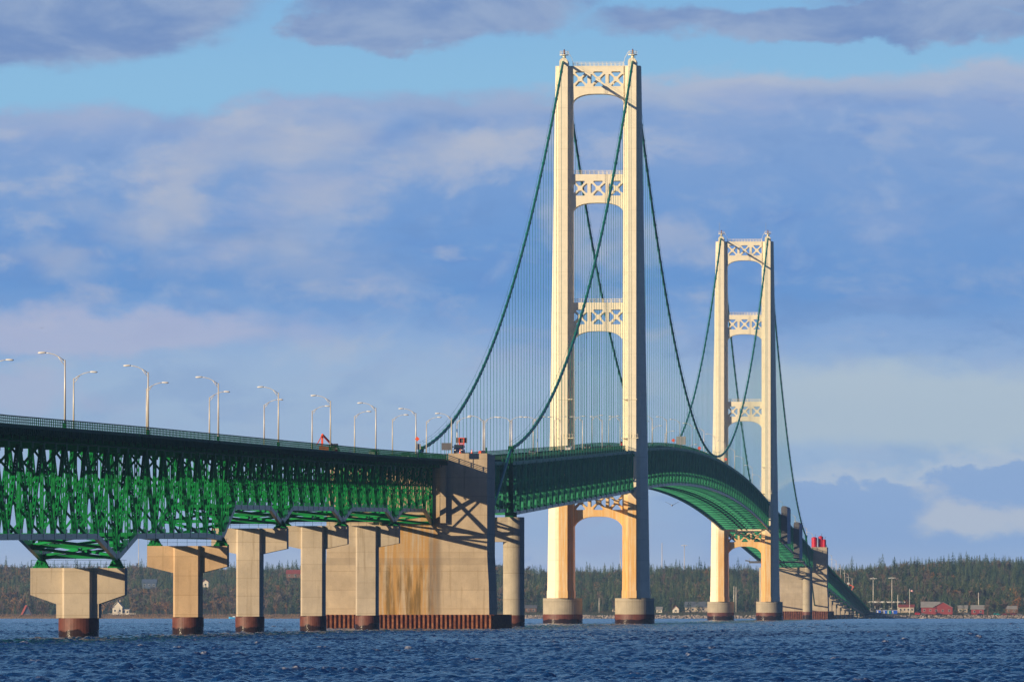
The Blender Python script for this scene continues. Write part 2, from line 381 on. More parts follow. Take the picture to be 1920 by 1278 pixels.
class MB:
    def __init__(s): s.v = []; s.f = []
    def add(s, vs, fs):
        o = len(s.v); s.v.extend([tuple(v) for v in vs]); s.f.extend([tuple(i + o for i in f) for f in fs])
    def box(s, c, d, rz=0.0):
        x, y, z = c; a, b, h = d[0] / 2, d[1] / 2, d[2] / 2
        vs = [(-a, -b, -h), (a, -b, -h), (a, b, -h), (-a, b, -h), (-a, -b, h), (a, -b, h), (a, b, h), (-a, b, h)]
        cr, sr = math.cos(rz), math.sin(rz)
        vs = [(x + p[0] * cr - p[1] * sr, y + p[0] * sr + p[1] * cr, z + p[2]) for p in vs]
        s.add(vs, [(3, 2, 1, 0), (4, 5, 6, 7), (0, 1, 5, 4), (1, 2, 6, 5), (2, 3, 7, 6), (3, 0, 4, 7)])
        return s
    def frame(s, p0, p1, side=None):
        p0, p1 = Vector(p0), Vector(p1); a = (p1 - p0); L = a.length; a = a / L
        sd = Vector(side) if side is not None else Vector((1, 0, 0))
        if abs(a.dot(sd)) > 0.98: sd = Vector((0, 1, 0))
        sd = (sd - a * sd.dot(a)).normalized(); n = a.cross(sd)
        return p0, p1, a, L, sd, n
    def bar(s, p0, p1, w, d, side=None):
        p0, p1, a, L, sd, n = s.frame(p0, p1, side)
        vs = []
        for p in (p0, p1):
            for i, j in ((-1, -1), (1, -1), (1, 1), (-1, 1)):
                vs.append(p + sd * (i * w / 2) + n * (j * d / 2))
        s.add(vs, [(3, 2, 1, 0), (4, 5, 6, 7), (0, 1, 5, 4), (1, 2, 6, 5), (2, 3, 7, 6), (3, 0, 4, 7)])
        return s
    def perf(s, p0, p1, w, d, pitch=1.15, hw=0.36, hl=0.62):
        """box member whose two cover plates have a row of access holes"""
        p0, p1, a, L, sd, n = s.frame(p0, p1)
        th = 0.05
        for sg in (-1, 1):
            c0 = p0 + sd * (sg * (w / 2 - th)); c1 = p1 + sd * (sg * (w / 2 - th))
            s.bar(c0, c1, th, d, side=sd)
        k = max(2, int(round(L / pitch))); u = L / k
        hx = w * hw / 2; hy = u * hl / 2
        for sg in (-1, 1):
            o = p0 + n * (sg * d / 2 * 0.96)
            for i in range(k):
                m = o + a * (u * (i + 0.5))
                P = lambda X, Y: m + sd * X + a * Y
                W = w / 2
                vs = [P(-W, -u / 2), P(W, -u / 2), P(W, u / 2), P(-W, u / 2),
                      P(-hx, -hy * .6), P(-hx * .5, -hy), P(hx * .5, -hy), P(hx, -hy * .6), P(hx, hy * .6), P(hx * .5, hy), P(-hx * .5, hy), P(-hx, hy * .6)]
                fs = [(0, 1, 6, 5), (1, 7, 6), (1, 2, 8, 7), (2, 9, 8), (2, 3, 10, 9), (3, 11, 10), (3, 0, 4, 11), (0, 5, 4)]
                s.add(vs, fs)
        return s
    def cyl(s, c, r, z0, z1, n=32, r1=None, cap=True):
        r1 = r if r1 is None else r1
        vs = []
        for z, q in ((z0, r), (z1, r1)):
            for i in range(n):
                t = 2 * math.pi * i / n
                vs.append((c[0] + q * math.cos(t), c[1] + q * math.sin(t), z))
        fs = [(i, (i + 1) % n, n + (i + 1) % n, n + i) for i in range(n)]
        if cap: fs += [tuple(range(n, 2 * n)), tuple(reversed(range(n)))]
        s.add(vs, fs); return s
    def tube(s, pts, r, n=6, cap=True):
        pts = [Vector(p) for p in pts]; vs = []
        rr = r if isinstance(r, (list, tuple)) else [r] * len(pts)
        for i, p in enumerate(pts):
            a = (pts[min(i + 1, len(pts) - 1)] - pts[max(i - 1, 0)]).normalized()
            sd = Vector((1, 0, 0)) if abs(a.x) < 0.9 else Vector((0, 1, 0))
            sd = (sd - a * sd.dot(a)).normalized(); nn = a.cross(sd)
            for j in range(n):
                t = 2 * math.pi * j / n
                vs.append(p + sd * (rr[i] * math.cos(t)) + nn * (rr[i] * math.sin(t)))
        fs = []
        for i in range(len(pts) - 1):
            for j in range(n):
                fs.append((i * n + j, i * n + (j + 1) % n, (i + 1) * n + (j + 1) % n, (i + 1) * n + j))
        if cap: fs += [tuple(reversed(range(n))), tuple((len(pts) - 1) * n + j for j in range(n))]
        s.add(vs, fs); return s
    def prism(s, poly, y0, y1):
        """poly in XZ extruded along Y"""
        n = len(poly)
        vs = [(x, y0, z) for x, z in poly] + [(x, y1, z) for x, z in poly]
        s.add(vs, [tuple(range(n)), tuple(reversed(range(n, 2 * n)))] + [((i + 1) % n, i, n + i, n + (i + 1) % n) for i in range(n)])
        return s
    def prismx(s, poly, x0, x1):
        """poly in YZ extruded along X"""
        n = len(poly)
        vs = [(x0, y, z) for y, z in poly] + [(x1, y, z) for y, z in poly]
        s.add(vs, [tuple(reversed(range(n))), tuple(range(n, 2 * n))] + [(i, (i + 1) % n, n + (i + 1) % n, n + i) for i in range(n)])
        return s
    def loft(s, rings):
        n = len(rings[0]); vs = [p for r in rings for p in r]; fs = []
        for k in range(len(rings) - 1):
            for i in range(n):
                fs.append((k * n + i, k * n + (i + 1) % n, (k + 1) * n + (i + 1) % n, (k + 1) * n + i))
        fs += [tuple(reversed(range(n))), tuple((len(rings) - 1) * n + i for i in range(n))]
        s.add(vs, fs); return s
    def build(s, name, mat, parent=None, smooth=False, loc=None):
        o0 = ORG.get(parent.name, Vector((0, 0, 0))) if parent else (Vector(loc) if loc else Vector((0, 0, 0)))
        me = bpy.data.meshes.new(name)
        me.from_pydata([(v[0] - o0.x, v[1] - o0.y, v[2] - o0.z) for v in s.v], [], s.f)
        me.materials.append(M[mat] if isinstance(mat, str) else mat)
        if smooth: me.polygons.foreach_set('use_smooth', [True] * len(me.polygons))
        ob = bpy.data.objects.new(name, me); COL.objects.link(ob)
        ORG[ob.name] = o0
        if parent: ob.parent = parent
        else: ob.location = o0
        return ob


def tag(o, label=None, cat=None, group=None, kind=None):
    if label: o['label'] = label
    if cat: o['category'] = cat
    if group: o['group'] = group
    if kind: o['kind'] = kind
    return o


def thing(name, loc, label, cat, group=None):
    o = bpy.data.objects.new(name, None); COL.objects.link(o)
    o.location = loc; ORG[o.name] = Vector(loc); o.empty_display_size = 0.5
    return tag(o, label, cat, group)


def copy_tree(o, loc=None, rz=None, parent=None):
    c = o.copy(); COL.objects.link(c)
    if parent: c.parent = parent
    if loc is not None: c.location = loc
    if rz is not None: c.rotation_euler = (0, 0, rz)
    for ch in list(o.children): copy_tree(ch, parent=c)
    return c


def parts(name, items, mat, parent):
    """items: list of (distance, function(mb)); the 100 nearest become parts, the others one 'stuff' part"""
    items = sorted(items, key=lambda q: q[0])
    for d, fn in items[:100]:
        mb = MB(); fn(mb); mb.build(name, mat, parent)
    if len(items) > 100:
        mb = MB()
        for d, fn in items[100:]: fn(mb)
        tag(mb.build(name, mat, parent), kind='stuff')


MID = 2990.0
def mir(d): return 2 * MID - d
Y_T1, Y_T2 = 2411.0, 3569.0
ER = 5.5e6
def curv(x, y):
    d2 = (x - CX) ** 2 + y ** 2
    return -d2 / (2 * ER)


PROF = [(900, 25.4), (970, 25.9), (1127, 27.9), (1316, 30.1), (1512, 32.4), (1690, 34.8), (1862, 37.9), (2411, 51.1)]
def deckz(d):
    if 2411 < d < 3569:
        t = (d - MID) / 579.0
        return 59.7 - 8.6 * (1 - math.sqrt(max(0, 1 - abs(t) ** 2))) * 0 - 8.6 * (t * t)
    if d >= 4290: return 34.8 - (d - 4290) * (33.4 / 1410.0)
    e = mir(d) if d >= 3569 else d
    for (a, za), (b, zb) in zip(PROF, PROF[1:]):
        if e <= b or b == 2411: return za + (zb - za) * (e - a) / (b - a)


# ------------------------------------------------------------------ trusses
def strip(mb, ys, x0, x1, dz0, dz1):
    """slab following the roadway between x0 and x1, dz0..dz1 relative to the deck"""
    vs = []
    for y in ys:
        z = deckz(y); vs += [(x0, y, z + dz0), (x1, y, z + dz0), (x1, y, z + dz1), (x0, y, z + dz1)]
    fs = []
    for i in range(len(ys) - 1):
        a, b = 4 * i, 4 * i + 4
        for j in range(4): fs.append((a + j, a + (j + 1) % 4, b + (j + 1) % 4, b + j))
    fs += [(0, 3, 2, 1), tuple(4 * (len(ys) - 1) + j for j in range(4))]
    mb.add(vs, fs)


def frange(a, b, step):
    n = max(1, int(round((b - a) / step)))
    return [a + (b - a) * i / n for i in range(n + 1)]


def deck_parts(root, y0, y1, hw=8.2, detail=True, fascia=1.7, rail_step=1.9, top_off=0.0):
    ys = frange(y0, y1, 12.0)
    mb = MB(); strip(mb, ys, -hw + 0.35, hw - 0.35, -0.35, 0.0); mb.build('roadway', 'asphalt', root)
    for sx in (-1, 1):
        mb = MB()
        strip(mb, ys, sx * hw - 0.16, sx * hw + 0.16, -0.75, 0.32)            # kerb channel
        strip(mb, ys, sx * (hw - 0.5) - 0.12, sx * (hw - 0.5) + 0.12, -fascia, -0.36)
        if detail:
            for y in frange(y0, y1, rail_step):
                mb.box((sx * (hw + 0.22), y, deckz(y) - 0.55), (0.16, 0.22, 0.85))
            for y in frange(y0, y1, 7.8):
                mb.box((sx * (hw - 0.34), y, deckz(y) - 1.1), (0.14, 0.14, fascia * 0.8))
        mb.build('edge_girder', 'green_dk', root)
        mb = MB()
        for h, r in ((1.28, 0.07), (0.93, 0.045), (0.60, 0.045)):
            strip(mb, ys, sx * hw - r, sx * hw + r, h - r, h + r)
        for y in frange(y0, y1, rail_step):
            mb.box((sx * hw, y, deckz(y) + 0.80), (0.12, 0.14, 1.0))
        mb.build('railing', 'green_dk', root)
    mb = MB()
    for x in (-5.2, -2.6, 0, 2.6, 5.2): strip(mb, ys, x - 0.14, x + 0.14, -1.3, -0.36)
    mb.build('stringer', 'green', root)


def approach_span(ynodes, zlow, label, perf=True, hw=8.2, X=5.2, mw=0.50, group='deck truss spans of the bridge approach', ddepth=1.35, name='truss_span', G='green'):
    """Warren truss span below the roadway. ynodes[0], [2].. are lower panel points"""
    n = len(ynodes) - 1
    y0, y1 = ynodes[0], ynodes[-1]
    root = thing(name, (0, (y0 + y1) / 2, deckz((y0 + y1) / 2)), label, 'bridge span', group)
    lo = []
    for i, y in enumerate(ynodes):
        if i % 2 == 0: lo.append(zlow[i // 2])
        else: lo.append((zlow[i // 2] + zlow[i // 2 + 1]) / 2)
    hi = [deckz(y) - ddepth for y in ynodes]
    deck_parts(root, y0 + 0.15, y1 - 0.15, hw, fascia=ddepth - 0.6)
    vert, diag, sway, cross = [], [], [], []
    for sx in (-1, 1):
        x = sx * X
        mt, ml = MB(), MB()
        for i in range(n):
            a = 0.1 if i == 0 else 0; b = 0.1 if i == n - 1 else 0
            mt.bar((x, ynodes[i] + a, hi[i]), (x, ynodes[i + 1] - b, hi[i + 1]), mw, 0.55)
            ml.bar((x, ynodes[i] + a, lo[i]), (x, ynodes[i + 1] - b, lo[i + 1]), mw + 0.04, 0.78)
        for i in range(n + 1):
            ml.box((x, ynodes[i] + (0.9 if i == 0 else -0.9 if i == n else 0), lo[i] + 0.35), (mw + 0.12, 1.6, 1.3))
            mt.box((x, ynodes[i] + (0.9 if i == 0 else -0.9 if i == n else 0), hi[i] - 0.35), (mw + 0.12, 1.8, 1.2))
        mt.build('top_chord', G, root); ml.build('bottom_chord', 'green_chord', root)
        for i in range(n + 1):
            y = ynodes[i] + (0.35 if i == 0 else -0.35 if i == n else 0)
            f = (lambda mb, x=x, y=y, a=lo[i], b=hi[i]: (mb.perf if perf else mb.bar)((x, y, a + 0.4), (x, y, b - 0.3), mw * 0.85, 0.42))
            vert.append((y - sx * 0.1, f))
        for i in range(n):
            if i % 2 == 0: p, q = (x, ynodes[i], lo[i]), (x, ynodes[i + 1], hi[i + 1])
            else: p, q = (x, ynodes[i], hi[i]), (x, ynodes[i + 1], lo[i + 1])
            f = (lambda mb, p=p, q=q: (mb.perf if perf else mb.bar)(p, q, mw, 0.6))
            diag.append((ynodes[i] - sx * 0.1, f))
    for i in range(n + 1):
        y = ynodes[i] + (0.6 if i == 0 else -0.6 if i == n else 0)
        if i % 2 == 0:
            for z, h in ((lo[i] + 0.2, 0.5), (hi[i] - 0.1, 0.9)):
                cross.append((y + 0.01 * h, lambda mb, y=y, z=z, h=h: mb.bar((-X, y, z), (X, y, z), 0.35, h, side=(0, 1, 0))))
            continue
        def sw(mb, y=y, a=lo[i] + 0.2, b=hi[i] - 0.1):
            for z, h in ((a, 0.5), (b, 0.9)): mb.bar((-X, y, z), (X, y, z), 0.35, h, side=(0, 1, 0))
            for (za, zb) in ((a, b),):
                if perf:
                    mb.bar((-X, y + 0.12, za), (X, y + 0.12, zb), 0.20, 0.32, side=(0, 1, 0))
                    mb.bar((X, y - 0.12, za), (-X, y - 0.12, zb), 0.20, 0.32, side=(0, 1, 0))
                else:
                    mb.bar((-X, y, za), (X, y, zb), 0.20, 0.32, side=(0, 1, 0))
        sway.append((y, sw))
    parts('vertical', vert, G, root); parts('diagonal', diag, G, root); parts('sway_frame', sway, G, root); parts('cross_strut', cross, G, root)
    mb = MB()
    for i in range(0, n, 2):
        for j0, j1 in ((i, i + 1), (i + 1, i + 2)):
            if j1 > n: continue
            mb.bar((-X, ynodes[j0], lo[j0] - 0.05), (X, ynodes[j1], lo[j1] - 0.05), 0.42, 0.34)
            mb.bar((X, ynodes[j0], lo[j0] + 0.30), (-X, ynodes[j1], lo[j1] + 0.30), 0.42, 0.34)
    mb.build('bottom_bracing', G, root)
    for i in range(n + 1):
        y = ynodes[i] + (0.3 if i == 0 else -0.3 if i == n else 0)
        mb = MB(); mb.box((0, y, deckz(y) - 1.2), (2 * hw - 1.4, 0.4, 0.55)); mb.build('floor_beam', G, root)
    return root


def zl(pts, y):
    for (a, za), (b, zb) in zip(pts, pts[1:]):
        if y <= b: return za + (zb - za) * (y - a) / (b - a)
    return pts[-1][1]

# nearest deep spans, then four shallower ones up to the anchorage
P1, P2, P3, P4, P5, PA = 1117.0, 1259.5, 1357.5, 1474.8, 1592.1, 1690.0
u = 23.75
yn = [P1 - u * 7 + u / 2 * i for i in range(15)]
low = []
for i in range(8):
    y = P1 - u * (7 - i)
    low.append(10.9 if i == 7 else 12.2 + (y - 1000) * 0.0095 + 0.6)
approach_span(yn, low, 'nearest deep green truss span, cut by the left edge of the photo', True)
yn = [P1 + (P2 - P1) / 12 * i for i in range(13)]
low = [10.9] + [12.8 + (y - 1000) * 0.0098 for y in yn[2:-1:2]] + [14.9]
approach_span(yn, low, 'deep green truss span between the hammerhead pier farthest left and the next pier', True)
for k, (a, b, za, zb, m, lab) in enumerate(((P2, P3, 14.9, 18.2, 5, 'shallower green truss span right after the deep spans, over the third pier cap'),
                                            (P3, P4, 18.2, 19.8, 6, 'green truss span between the third and fourth piers from the left'),
                                            (P4, P5, 19.8, 21.0, 6, 'green truss span between the fourth and fifth piers from the left'),
                                            (P5, PA, 21.0, 21.7, 5, 'green truss span that ends on the big concrete anchorage'))):
    yn = [a + (b - a) / (2 * m) * i for i in range(2 * m + 1)]
    low = [za] + [20.0 + (y - 1283) * 0.0108 for y in yn[2:-1:2]] + [zb]
    approach_span(yn, low, lab, True, mw=0.48)

# far approach beyond the second anchorage: mirrored spans going down to the shore
y = 4290.0
fl = []
for k, (L, m, dp) in enumerate(((98, 5, 8.5), (117, 6, 8.2), (117, 6, 7.8), (98, 5, 7.4), (98, 5, 7.0), (98, 5, 6.6), (98, 5, 6.2), (98, 5, 5.6), (110, 6, 5.0), (110, 6, 4.2), (110, 6, 3.4), (110, 6, 2.6), (110, 6, 1.9))):
    yn = [y + L / (2 * m) * i for i in range(2 * m + 1)]
    low = [deckz(q) - 2.0 - dp for q in yn[::2]]
    low[0] -= 1.4 if k < 4 else 0.3; low[-1] -= 1.4 if k < 4 else 0.3
    lab = ['green truss span coming out behind the far anchorage with the red tanks'] + ['%s green truss span of the descending stretch beyond the far anchorage' % w for w in
           ('second', 'third', 'fourth', 'fifth', 'sixth', 'seventh', 'eighth', 'ninth', 'tenth', 'eleventh', 'twelfth', 'last')]
    approach_span(yn, low, lab[k], False, mw=0.6, G='green_teal', group='green spans descending to the far shore')
    y += L; fl.append(y)
FAR_PIERS = [f for f in fl]
Y_ABUT = y


def susp_span(y0, y1, m, label, X=10.35, depth=11.6, group='suspended spans of the bridge', hang_dz=0.6):
    """stiffening trusses either side of the roadway, floor beams, bottom laterals"""
    n = 2 * m
    ys = [y0 + (y1 - y0) * i / n for i in range(n + 1)]
    root = thing('suspended_span' if X > 10 else 'backstay_span', (0, (y0 + y1) / 2, deckz((y0 + y1) / 2)), label, 'bridge span', group)
    hi = [deckz(y) - hang_dz for y in ys]; lo = [h - depth for h in hi]
    deck_parts(root, y0 + 0.2, y1 - 0.2, 8.2, True, 1.5, 3.0 if y0 < 3000 else 4.0)
    vert, diag, fr = [], [], []
    w = 0.62
    for sx in (-1, 1):
        x = sx * X; mt, ml = MB(), MB()
        for i in range(n):
            a = 0.3 if i == 0 else 0; b = 0.3 if i == n - 1 else 0
            mt.bar((x, ys[i] + a, hi[i]), (x, ys[i + 1] - b, hi[i + 1]), w, 0.8)
            ml.bar((x, ys[i] + a, lo[i]), (x, ys[i + 1] - b, lo[i + 1]), w, 0.8)
        for i in range(1, n):
            ml.box((x, ys[i], lo[i] + 0.5), (w + 0.1, 1.9, 1.1)); mt.box((x, ys[i], hi[i] - 0.5), (w + 0.1, 1.9, 1.1))
        mt.build('top_chord', 'green_teal', root); ml.build('bottom_chord', 'green_chord', root)
        for i in range(n + 1):
            y = ys[i] + (0.5 if i == 0 else -0.5 if i == n else 0)
            vert.append((y - sx * 0.1, lambda mb, x=x, y=y, a=lo[i], b=hi[i]: mb.bar((x, y, a + 0.4), (x, y, b - 0.3), w * 0.95, 0.5)))
        for i in range(n):
            if i % 2 == 0: p, q = (x, ys[i] + 0.4 * (i == 0), lo[i]), (x, ys[i + 1], hi[i + 1])
            else: p, q = (x, ys[i], hi[i]), (x, ys[i + 1] - 0.4 * (i == n - 1), lo[i + 1])
            diag.append((ys[i] - sx * 0.1, lambda mb, p=p, q=q: mb.perf(p, q, w * 1.3, 0.6, 1.8)))
    for i in range(n + 1):
        y = ys[i] + (0.9 if i == 0 else -0.9 if i == n else 0)
        def ff(mb, y=y, a=lo[i], b=hi[i], ev=(i % 2 == 0)):
            xi = X - 0.3
            mb.bar((-xi, y, b - 0.9), (xi, y, b - 0.9), 0.4, 0.4, side=(0, 1, 0))       # floor truss
            mb.bar((-xi, y, b - 3.3), (xi, y, b - 3.3), 0.4, 0.4, side=(0, 1, 0))
            q = 8
            for k in range(q):
                xa, xb = -xi + 2 * xi * k / q, -xi + 2 * xi * (k + 1) / q
                za, zb_ = (b - 3.3, b - 0.9) if k % 2 == 0 else (b - 0.9, b - 3.3)
                mb.bar((xa, y, za), (xb, y, zb_), 0.2, 0.3, side=(0, 1, 0))
            mb.box((-X - 0.1, y, b - 1.0), (1.2, 0.45, 0.7)); mb.box((X + 0.1, y, b - 1.0), (1.2, 0.45, 0.7))   # floor-beam ends outside the truss
            mb.bar((-xi, y, a + 0.1), (xi, y, a + 0.1), 0.5, 0.75, side=(0, 1, 0))       # bottom strut
            for sx in (-1, 1) if ev else ():                                           # knee braces and gussets
                mb.bar((sx * xi, y, a + 5.4), (sx * (xi - 3.4), y, b - 3.2), 0.3, 0.35, side=(0, 1, 0))
                mb.bar((sx * xi, y, a + 3.0), (sx * (xi - 2.6), y, a + 0.3), 0.3, 0.35, side=(0, 1, 0))
                mb.box((sx * (xi - 0.55), y, a + 1.9), (1.1, 0.3, 3.0)); mb.box((sx * (xi - 0.5), y, a + 5.7), (1.0, 0.3, 1.5))
        fr.append((y, ff))
    parts('vertical', vert, 'green_teal', root); parts('diagonal', diag, 'green_teal', root); parts('cross_frame', fr, 'green_teal', root)
    mb = MB()
    xi = X - 0.3
    for i in range(n):
        a, b = ys[i] + 0.5, ys[i + 1] - 0.5
        if i % 2 == 0:
            mb.bar((-xi, a, lo[i] - 0.1), (0, b, lo[i + 1] - 0.1), 0.45, 0.4); mb.bar((xi, a, lo[i] - 0.1), (0, b, lo[i + 1] - 0.1), 0.45, 0.4)
        else:
            mb.bar((0, a, lo[i] - 0.1), (-xi, b, lo[i + 1] - 0.1), 0.45, 0.4); mb.bar((0, a, lo[i] - 0.1), (xi, b, lo[i + 1] - 0.1), 0.45, 0.4)
    mb.build('bottom_bracing', 'green_teal', root)
    mb = MB()
    for x in (-1.1, 1.1):
        for i in range(n): mb.bar((x, ys[i] + 0.3, lo[i] - 0.62), (x, ys[i + 1] - 0.3, lo[i + 1] - 0.62), 0.5, 0.3)
    mb.build('inspection_track', 'green_dk', root)
    return root

susp_span(1714.6, 1860.0, 6, 'short green truss span between the near anchorage and the cable bent pier beside it', X=9.2, depth=10.8, group='backstay spans of the bridge')
susp_span(1864.5, 2406.0, 22, 'long green suspended span left of the nearer tower, dark side facing the camera')
susp_span(2416.0, 3564.0, 48, 'main suspended span arching between the two ivory towers')
susp_span(3574.0, 4115.5, 22, 'suspended span beyond the farther tower, partly hidden behind its leg')
susp_span(4120.0, 4265.4, 6, 'short green truss span in front of the far anchorage with the red tanks', X=9.2, depth=10.8, group='backstay spans of the bridge')


# ------------------------------------------------------------------ towers
def lerp(a, b, t): return a + (b - a) * t

def leg_ring(z, sx, Y):
    t = max(0, min(1, (165.1 - z) / 158.0))
    w = lerp(1.2, 3.75, t ** 1.0)         # outer flange width
    p = 1.2 + 0.25 * t                    # pilaster step
    hb = lerp(2.5, 4.9, t)                # half depth at the flanges
    x_in, x_pi, x_po = lerp(7.57, 7.2, t), 8.95, 11.45
    x_f = x_po + 1.15; x_out = x_po + w
    ch = (x_out - x_f) * 1.05
    half = [(x_in, hb - 0.45), (x_in + 0.45, hb - 0.45), (x_in + 0.45, hb), (x_pi, hb), (x_pi, hb + p), (x_po, hb + p), (x_po, hb), (x_po + 0.6, hb), (x_po + 0.6, hb - 0.3),
            (x_f, hb - 0.3), (x_out, hb - 0.3 - ch)]
    pts = [(x, -y) for x, y in half] + [(x, y) for x, y in reversed(half)]
    ring = [(sx * x, Y + y, z) for x, y in pts]
    return ring if sx > 0 else list(reversed(ring))


def plate(outer, holes, thick):
    cu = bpy.data.curves.new('plate_outline', 'CURVE'); cu.dimensions = '2D'; cu.fill_mode = 'BOTH'; cu.extrude = thick / 2
    for pts in [outer] + holes:
        sp = cu.splines.new('POLY'); sp.points.add(len(pts) - 1)
        for i, (x, z) in enumerate(pts): sp.points[i].co = (x, z, 0, 1)
        sp.use_cyclic_u = True
    tmp = bpy.data.objects.new('plate_outline', cu)
    me = bpy.data.meshes.new_from_object(tmp)
    vs = [(v.co.x, -v.co.z, v.co.y) for v in me.vertices]; fs = [tuple(p.vertices) for p in me.polygons]
    bpy.data.objects.remove(tmp); bpy.data.curves.remove(cu); bpy.data.meshes.remove(me)
    return vs, fs


def portal(root, Y, ztop, hz0, hz1, crown, spring, xin, hd):
    zc, hh = (hz0 + hz1) / 2, (hz0 - hz1) / 2
    holes = []
    top = [(-1.30, hh), (1.30, hh), (1.42, hh - 0.32), (0.38, 0.72), (-0.38, 0.72), (-1.42, hh - 0.32)]
    for k in (-1, 0, 1):
        cx = k * 5.36
        for q in range(4):
            c_, s_ = [(1, 0), (0, 1), (-1, 0), (0, -1)][q]
            holes.append([(cx + x * c_ - z * s_, zc + x * s_ + z * c_) for x, z in top])
    N = 28; arch = []
    for i in range(N + 1):
        t = -1 + 2 * i / N
        tt = math.copysign(1 - (1 - abs(t)) ** 1.8, t)
        arch.append((tt * xin, spring + (crown - spring) * max(0.0, 1 - abs(tt) ** 2.7) ** 0.5))
    outer = [(-xin, ztop), (xin, ztop)] + [(x, z) for x, z in reversed(arch)]
    vs, fs = plate(outer, holes, 0.3)
    mb = MB()
    for sg in (-1, 1): mb.add([(x, Y + y + sg * hd, z) for x, y, z in vs], fs)
    mb.box((0, Y, ztop - 0.1), (2 * xin - 0.02, 2 * hd - 0.34, 0.16))
    for a, b in zip(arch, arch[1:]):
        if (Vector(a) - Vector(b)).length > 0.01:
            mb.add([(a[0], Y - hd, a[1] + .02), (b[0], Y - hd, b[1] + .02), (b[0], Y + hd, b[1] + .02), (a[0], Y + hd, a[1] + .02)], [(0, 1, 2, 3)])
    o = mb.build('portal_strut', 'cream', root)
    r = MB()
    for y in (Y - hd, Y + hd):
        for h in (0.55, 1.1): r.bar((-xin + .1, y, ztop + h), (xin - .1, y, ztop + h), 0.07, 0.07)
        for i in range(13): r.box((-xin + 0.1 + (2 * xin - .2) * i / 12, y, ztop + 0.55), (0.09, 0.09, 1.1))
    r.build('walkway_railing', 'cream', o)


def tower(Y, label, far=False):
    root = thing('bridge_tower', (0, Y, 0), label, 'bridge tower', 'suspension towers of the bridge')
    for sx in (-1, 1):
        cx = sx * 10.7
        mb = MB(); mb.cyl((cx, Y), 5.85, 2.35, 7.1, 48); cp = mb.build('caisson', 'conc_pale', root)
        mb = MB(); mb.cyl((cx, Y), 5.95, -3.5, 2.35, 48); mb.build('steel_skirt', 'caisson', cp)
        mb = MB(); mb.loft([leg_ring(z, sx, Y) for z in (7.1, 25, 45, 70, 95, 120, 145, 165.1)])
        # rounded saddle housing on top of the pilaster
        xa, xb = sx * 8.95, sx * 11.45; xm, hw_ = (xa + xb) / 2, 1.25
        prof = [(xm - hw_, 165.0)] + [(xm - hw_ * math.cos(math.pi * i / 10), 166.2 + 1.25 * math.sin(math.pi * i / 10)) for i in range(11)] + [(xm + hw_, 165.0)]
        mb.prism(prof, Y - 3.6, Y + 3.6)
        lg = mb.build('tower_leg', 'cream', root)
        mb = MB(); mb.loft([[(p[0] * 1.0 + sx * (0.13 if abs(p[0]) > 11.4 else -0.13 if abs(p[0]) < 9 else 0), p[1] + (0.13 if p[1] > Y else -0.13), z) for p in leg_ring(10, sx, Y)] for z in (7.15, 9.35)])
        mb.build('base_plate', 'cream', lg)
        pf = MB(); pf.cyl((xm, Y), 0.45, 167.3, 168.4, 12); pf.cyl((xm, Y), 1.35, 168.4, 168.6, 16)
        for i in range(8):
            t = math.pi * i / 4; pf.box((xm + 1.3 * math.cos(t), Y + 1.3 * math.sin(t), 169.1), (0.06, 0.06, 1.0))
        for z in (169.1, 169.6): pf.tube([(xm + 1.3 * math.cos(math.pi * i / 8), Y + 1.3 * math.sin(math.pi * i / 8), z) for i in range(17)], 0.035, 5)
        pf.tube([(xm - sx * 1.2, Y - 1.0, 169.4), (xm - sx * 2.3, Y - 0.5, 167.6), (xm - sx * 2.9, Y - 0.2, 165.2)], 0.05, 4)
        for q in (0.3, 0.6, 0.9): pf.bar((xm - sx * (1.2 + 1.7 * q), Y - 1, 169.4 - 4.2 * q), (xm - sx * (1.2 + 1.7 * q), Y + .2, 169.4 - 4.2 * q), 0.05, 0.05)
        b = pf.build('beacon_platform', 'cream', root)
        mb = MB(); mb.cyl((xm, Y), 0.26, 168.6, 169.9, 12); mb.cyl((xm, Y), 0.20, 169.9, 170.3, 12, 0.06); mb.build('beacon', 'maroon', b)
        if far:
            mb = MB(); mb.tube([(xm - 0.9, Y, 168.6), (xm - 0.9, Y, 173.5)], 0.05, 5); mb.build('aerial', 'grey', b)
        # maintenance gantry brackets above the roadway
        mb = MB(); mb.box((sx * 9.6, Y - 4.9, 66.0), (4.2, 1.2, 0.25)); mb.box((sx * 9.6, Y - 4.9, 54.5), (5.0, 1.6, 0.2))
        for i in range(6): mb.box((sx * (7.4 + 0.9 * i), Y - 5.6, 55.1), (0.06, 0.06, 1.1))
        mb.bar((sx * 7.2, Y - 5.6, 55.6), (sx * 12.0, Y - 5.6, 55.6), 0.06, 0.06)
        mb.build('leg_platform', 'cream', root)
    for zt, a, b, cr, sp in ((165.1, 163.4, 159.0, 156.8, 153.6), (132.9, 130.9, 126.5, 124.4, 121.2), (94.8, 92.7, 88.3, 86.3, 82.4), (39.0, 37.8, 33.3, 31.3, 26.5)):
        portal(root, Y, zt, a, b, cr, sp, 7.62, 2.4)
    return root

tower(Y_T1, 'nearer and larger ivory bridge tower with cross-braced portals')
tower(Y_T2, 'farther ivory bridge tower, seen smaller to the right', True)


# ------------------------------------------------------------------ cables
Z_SAD, Z_LOW, Z_BENT = 167.6, 60.2, 40.6
SAG = Z_SAD - Z_LOW
def cabz(y):
    if y > MID: y = mir(y)
    if y >= Y_T1:
        t = (y - MID) / 579.0; return Z_LOW + SAG * t * t
    if y >= 1862:
        t = (y - 1862) / 549.0; return Z_BENT + (Z_SAD - Z_BENT) * t - 4 * 24.2 * t * (1 - t)
    return Z_BENT - (1862 - y) * 0.235

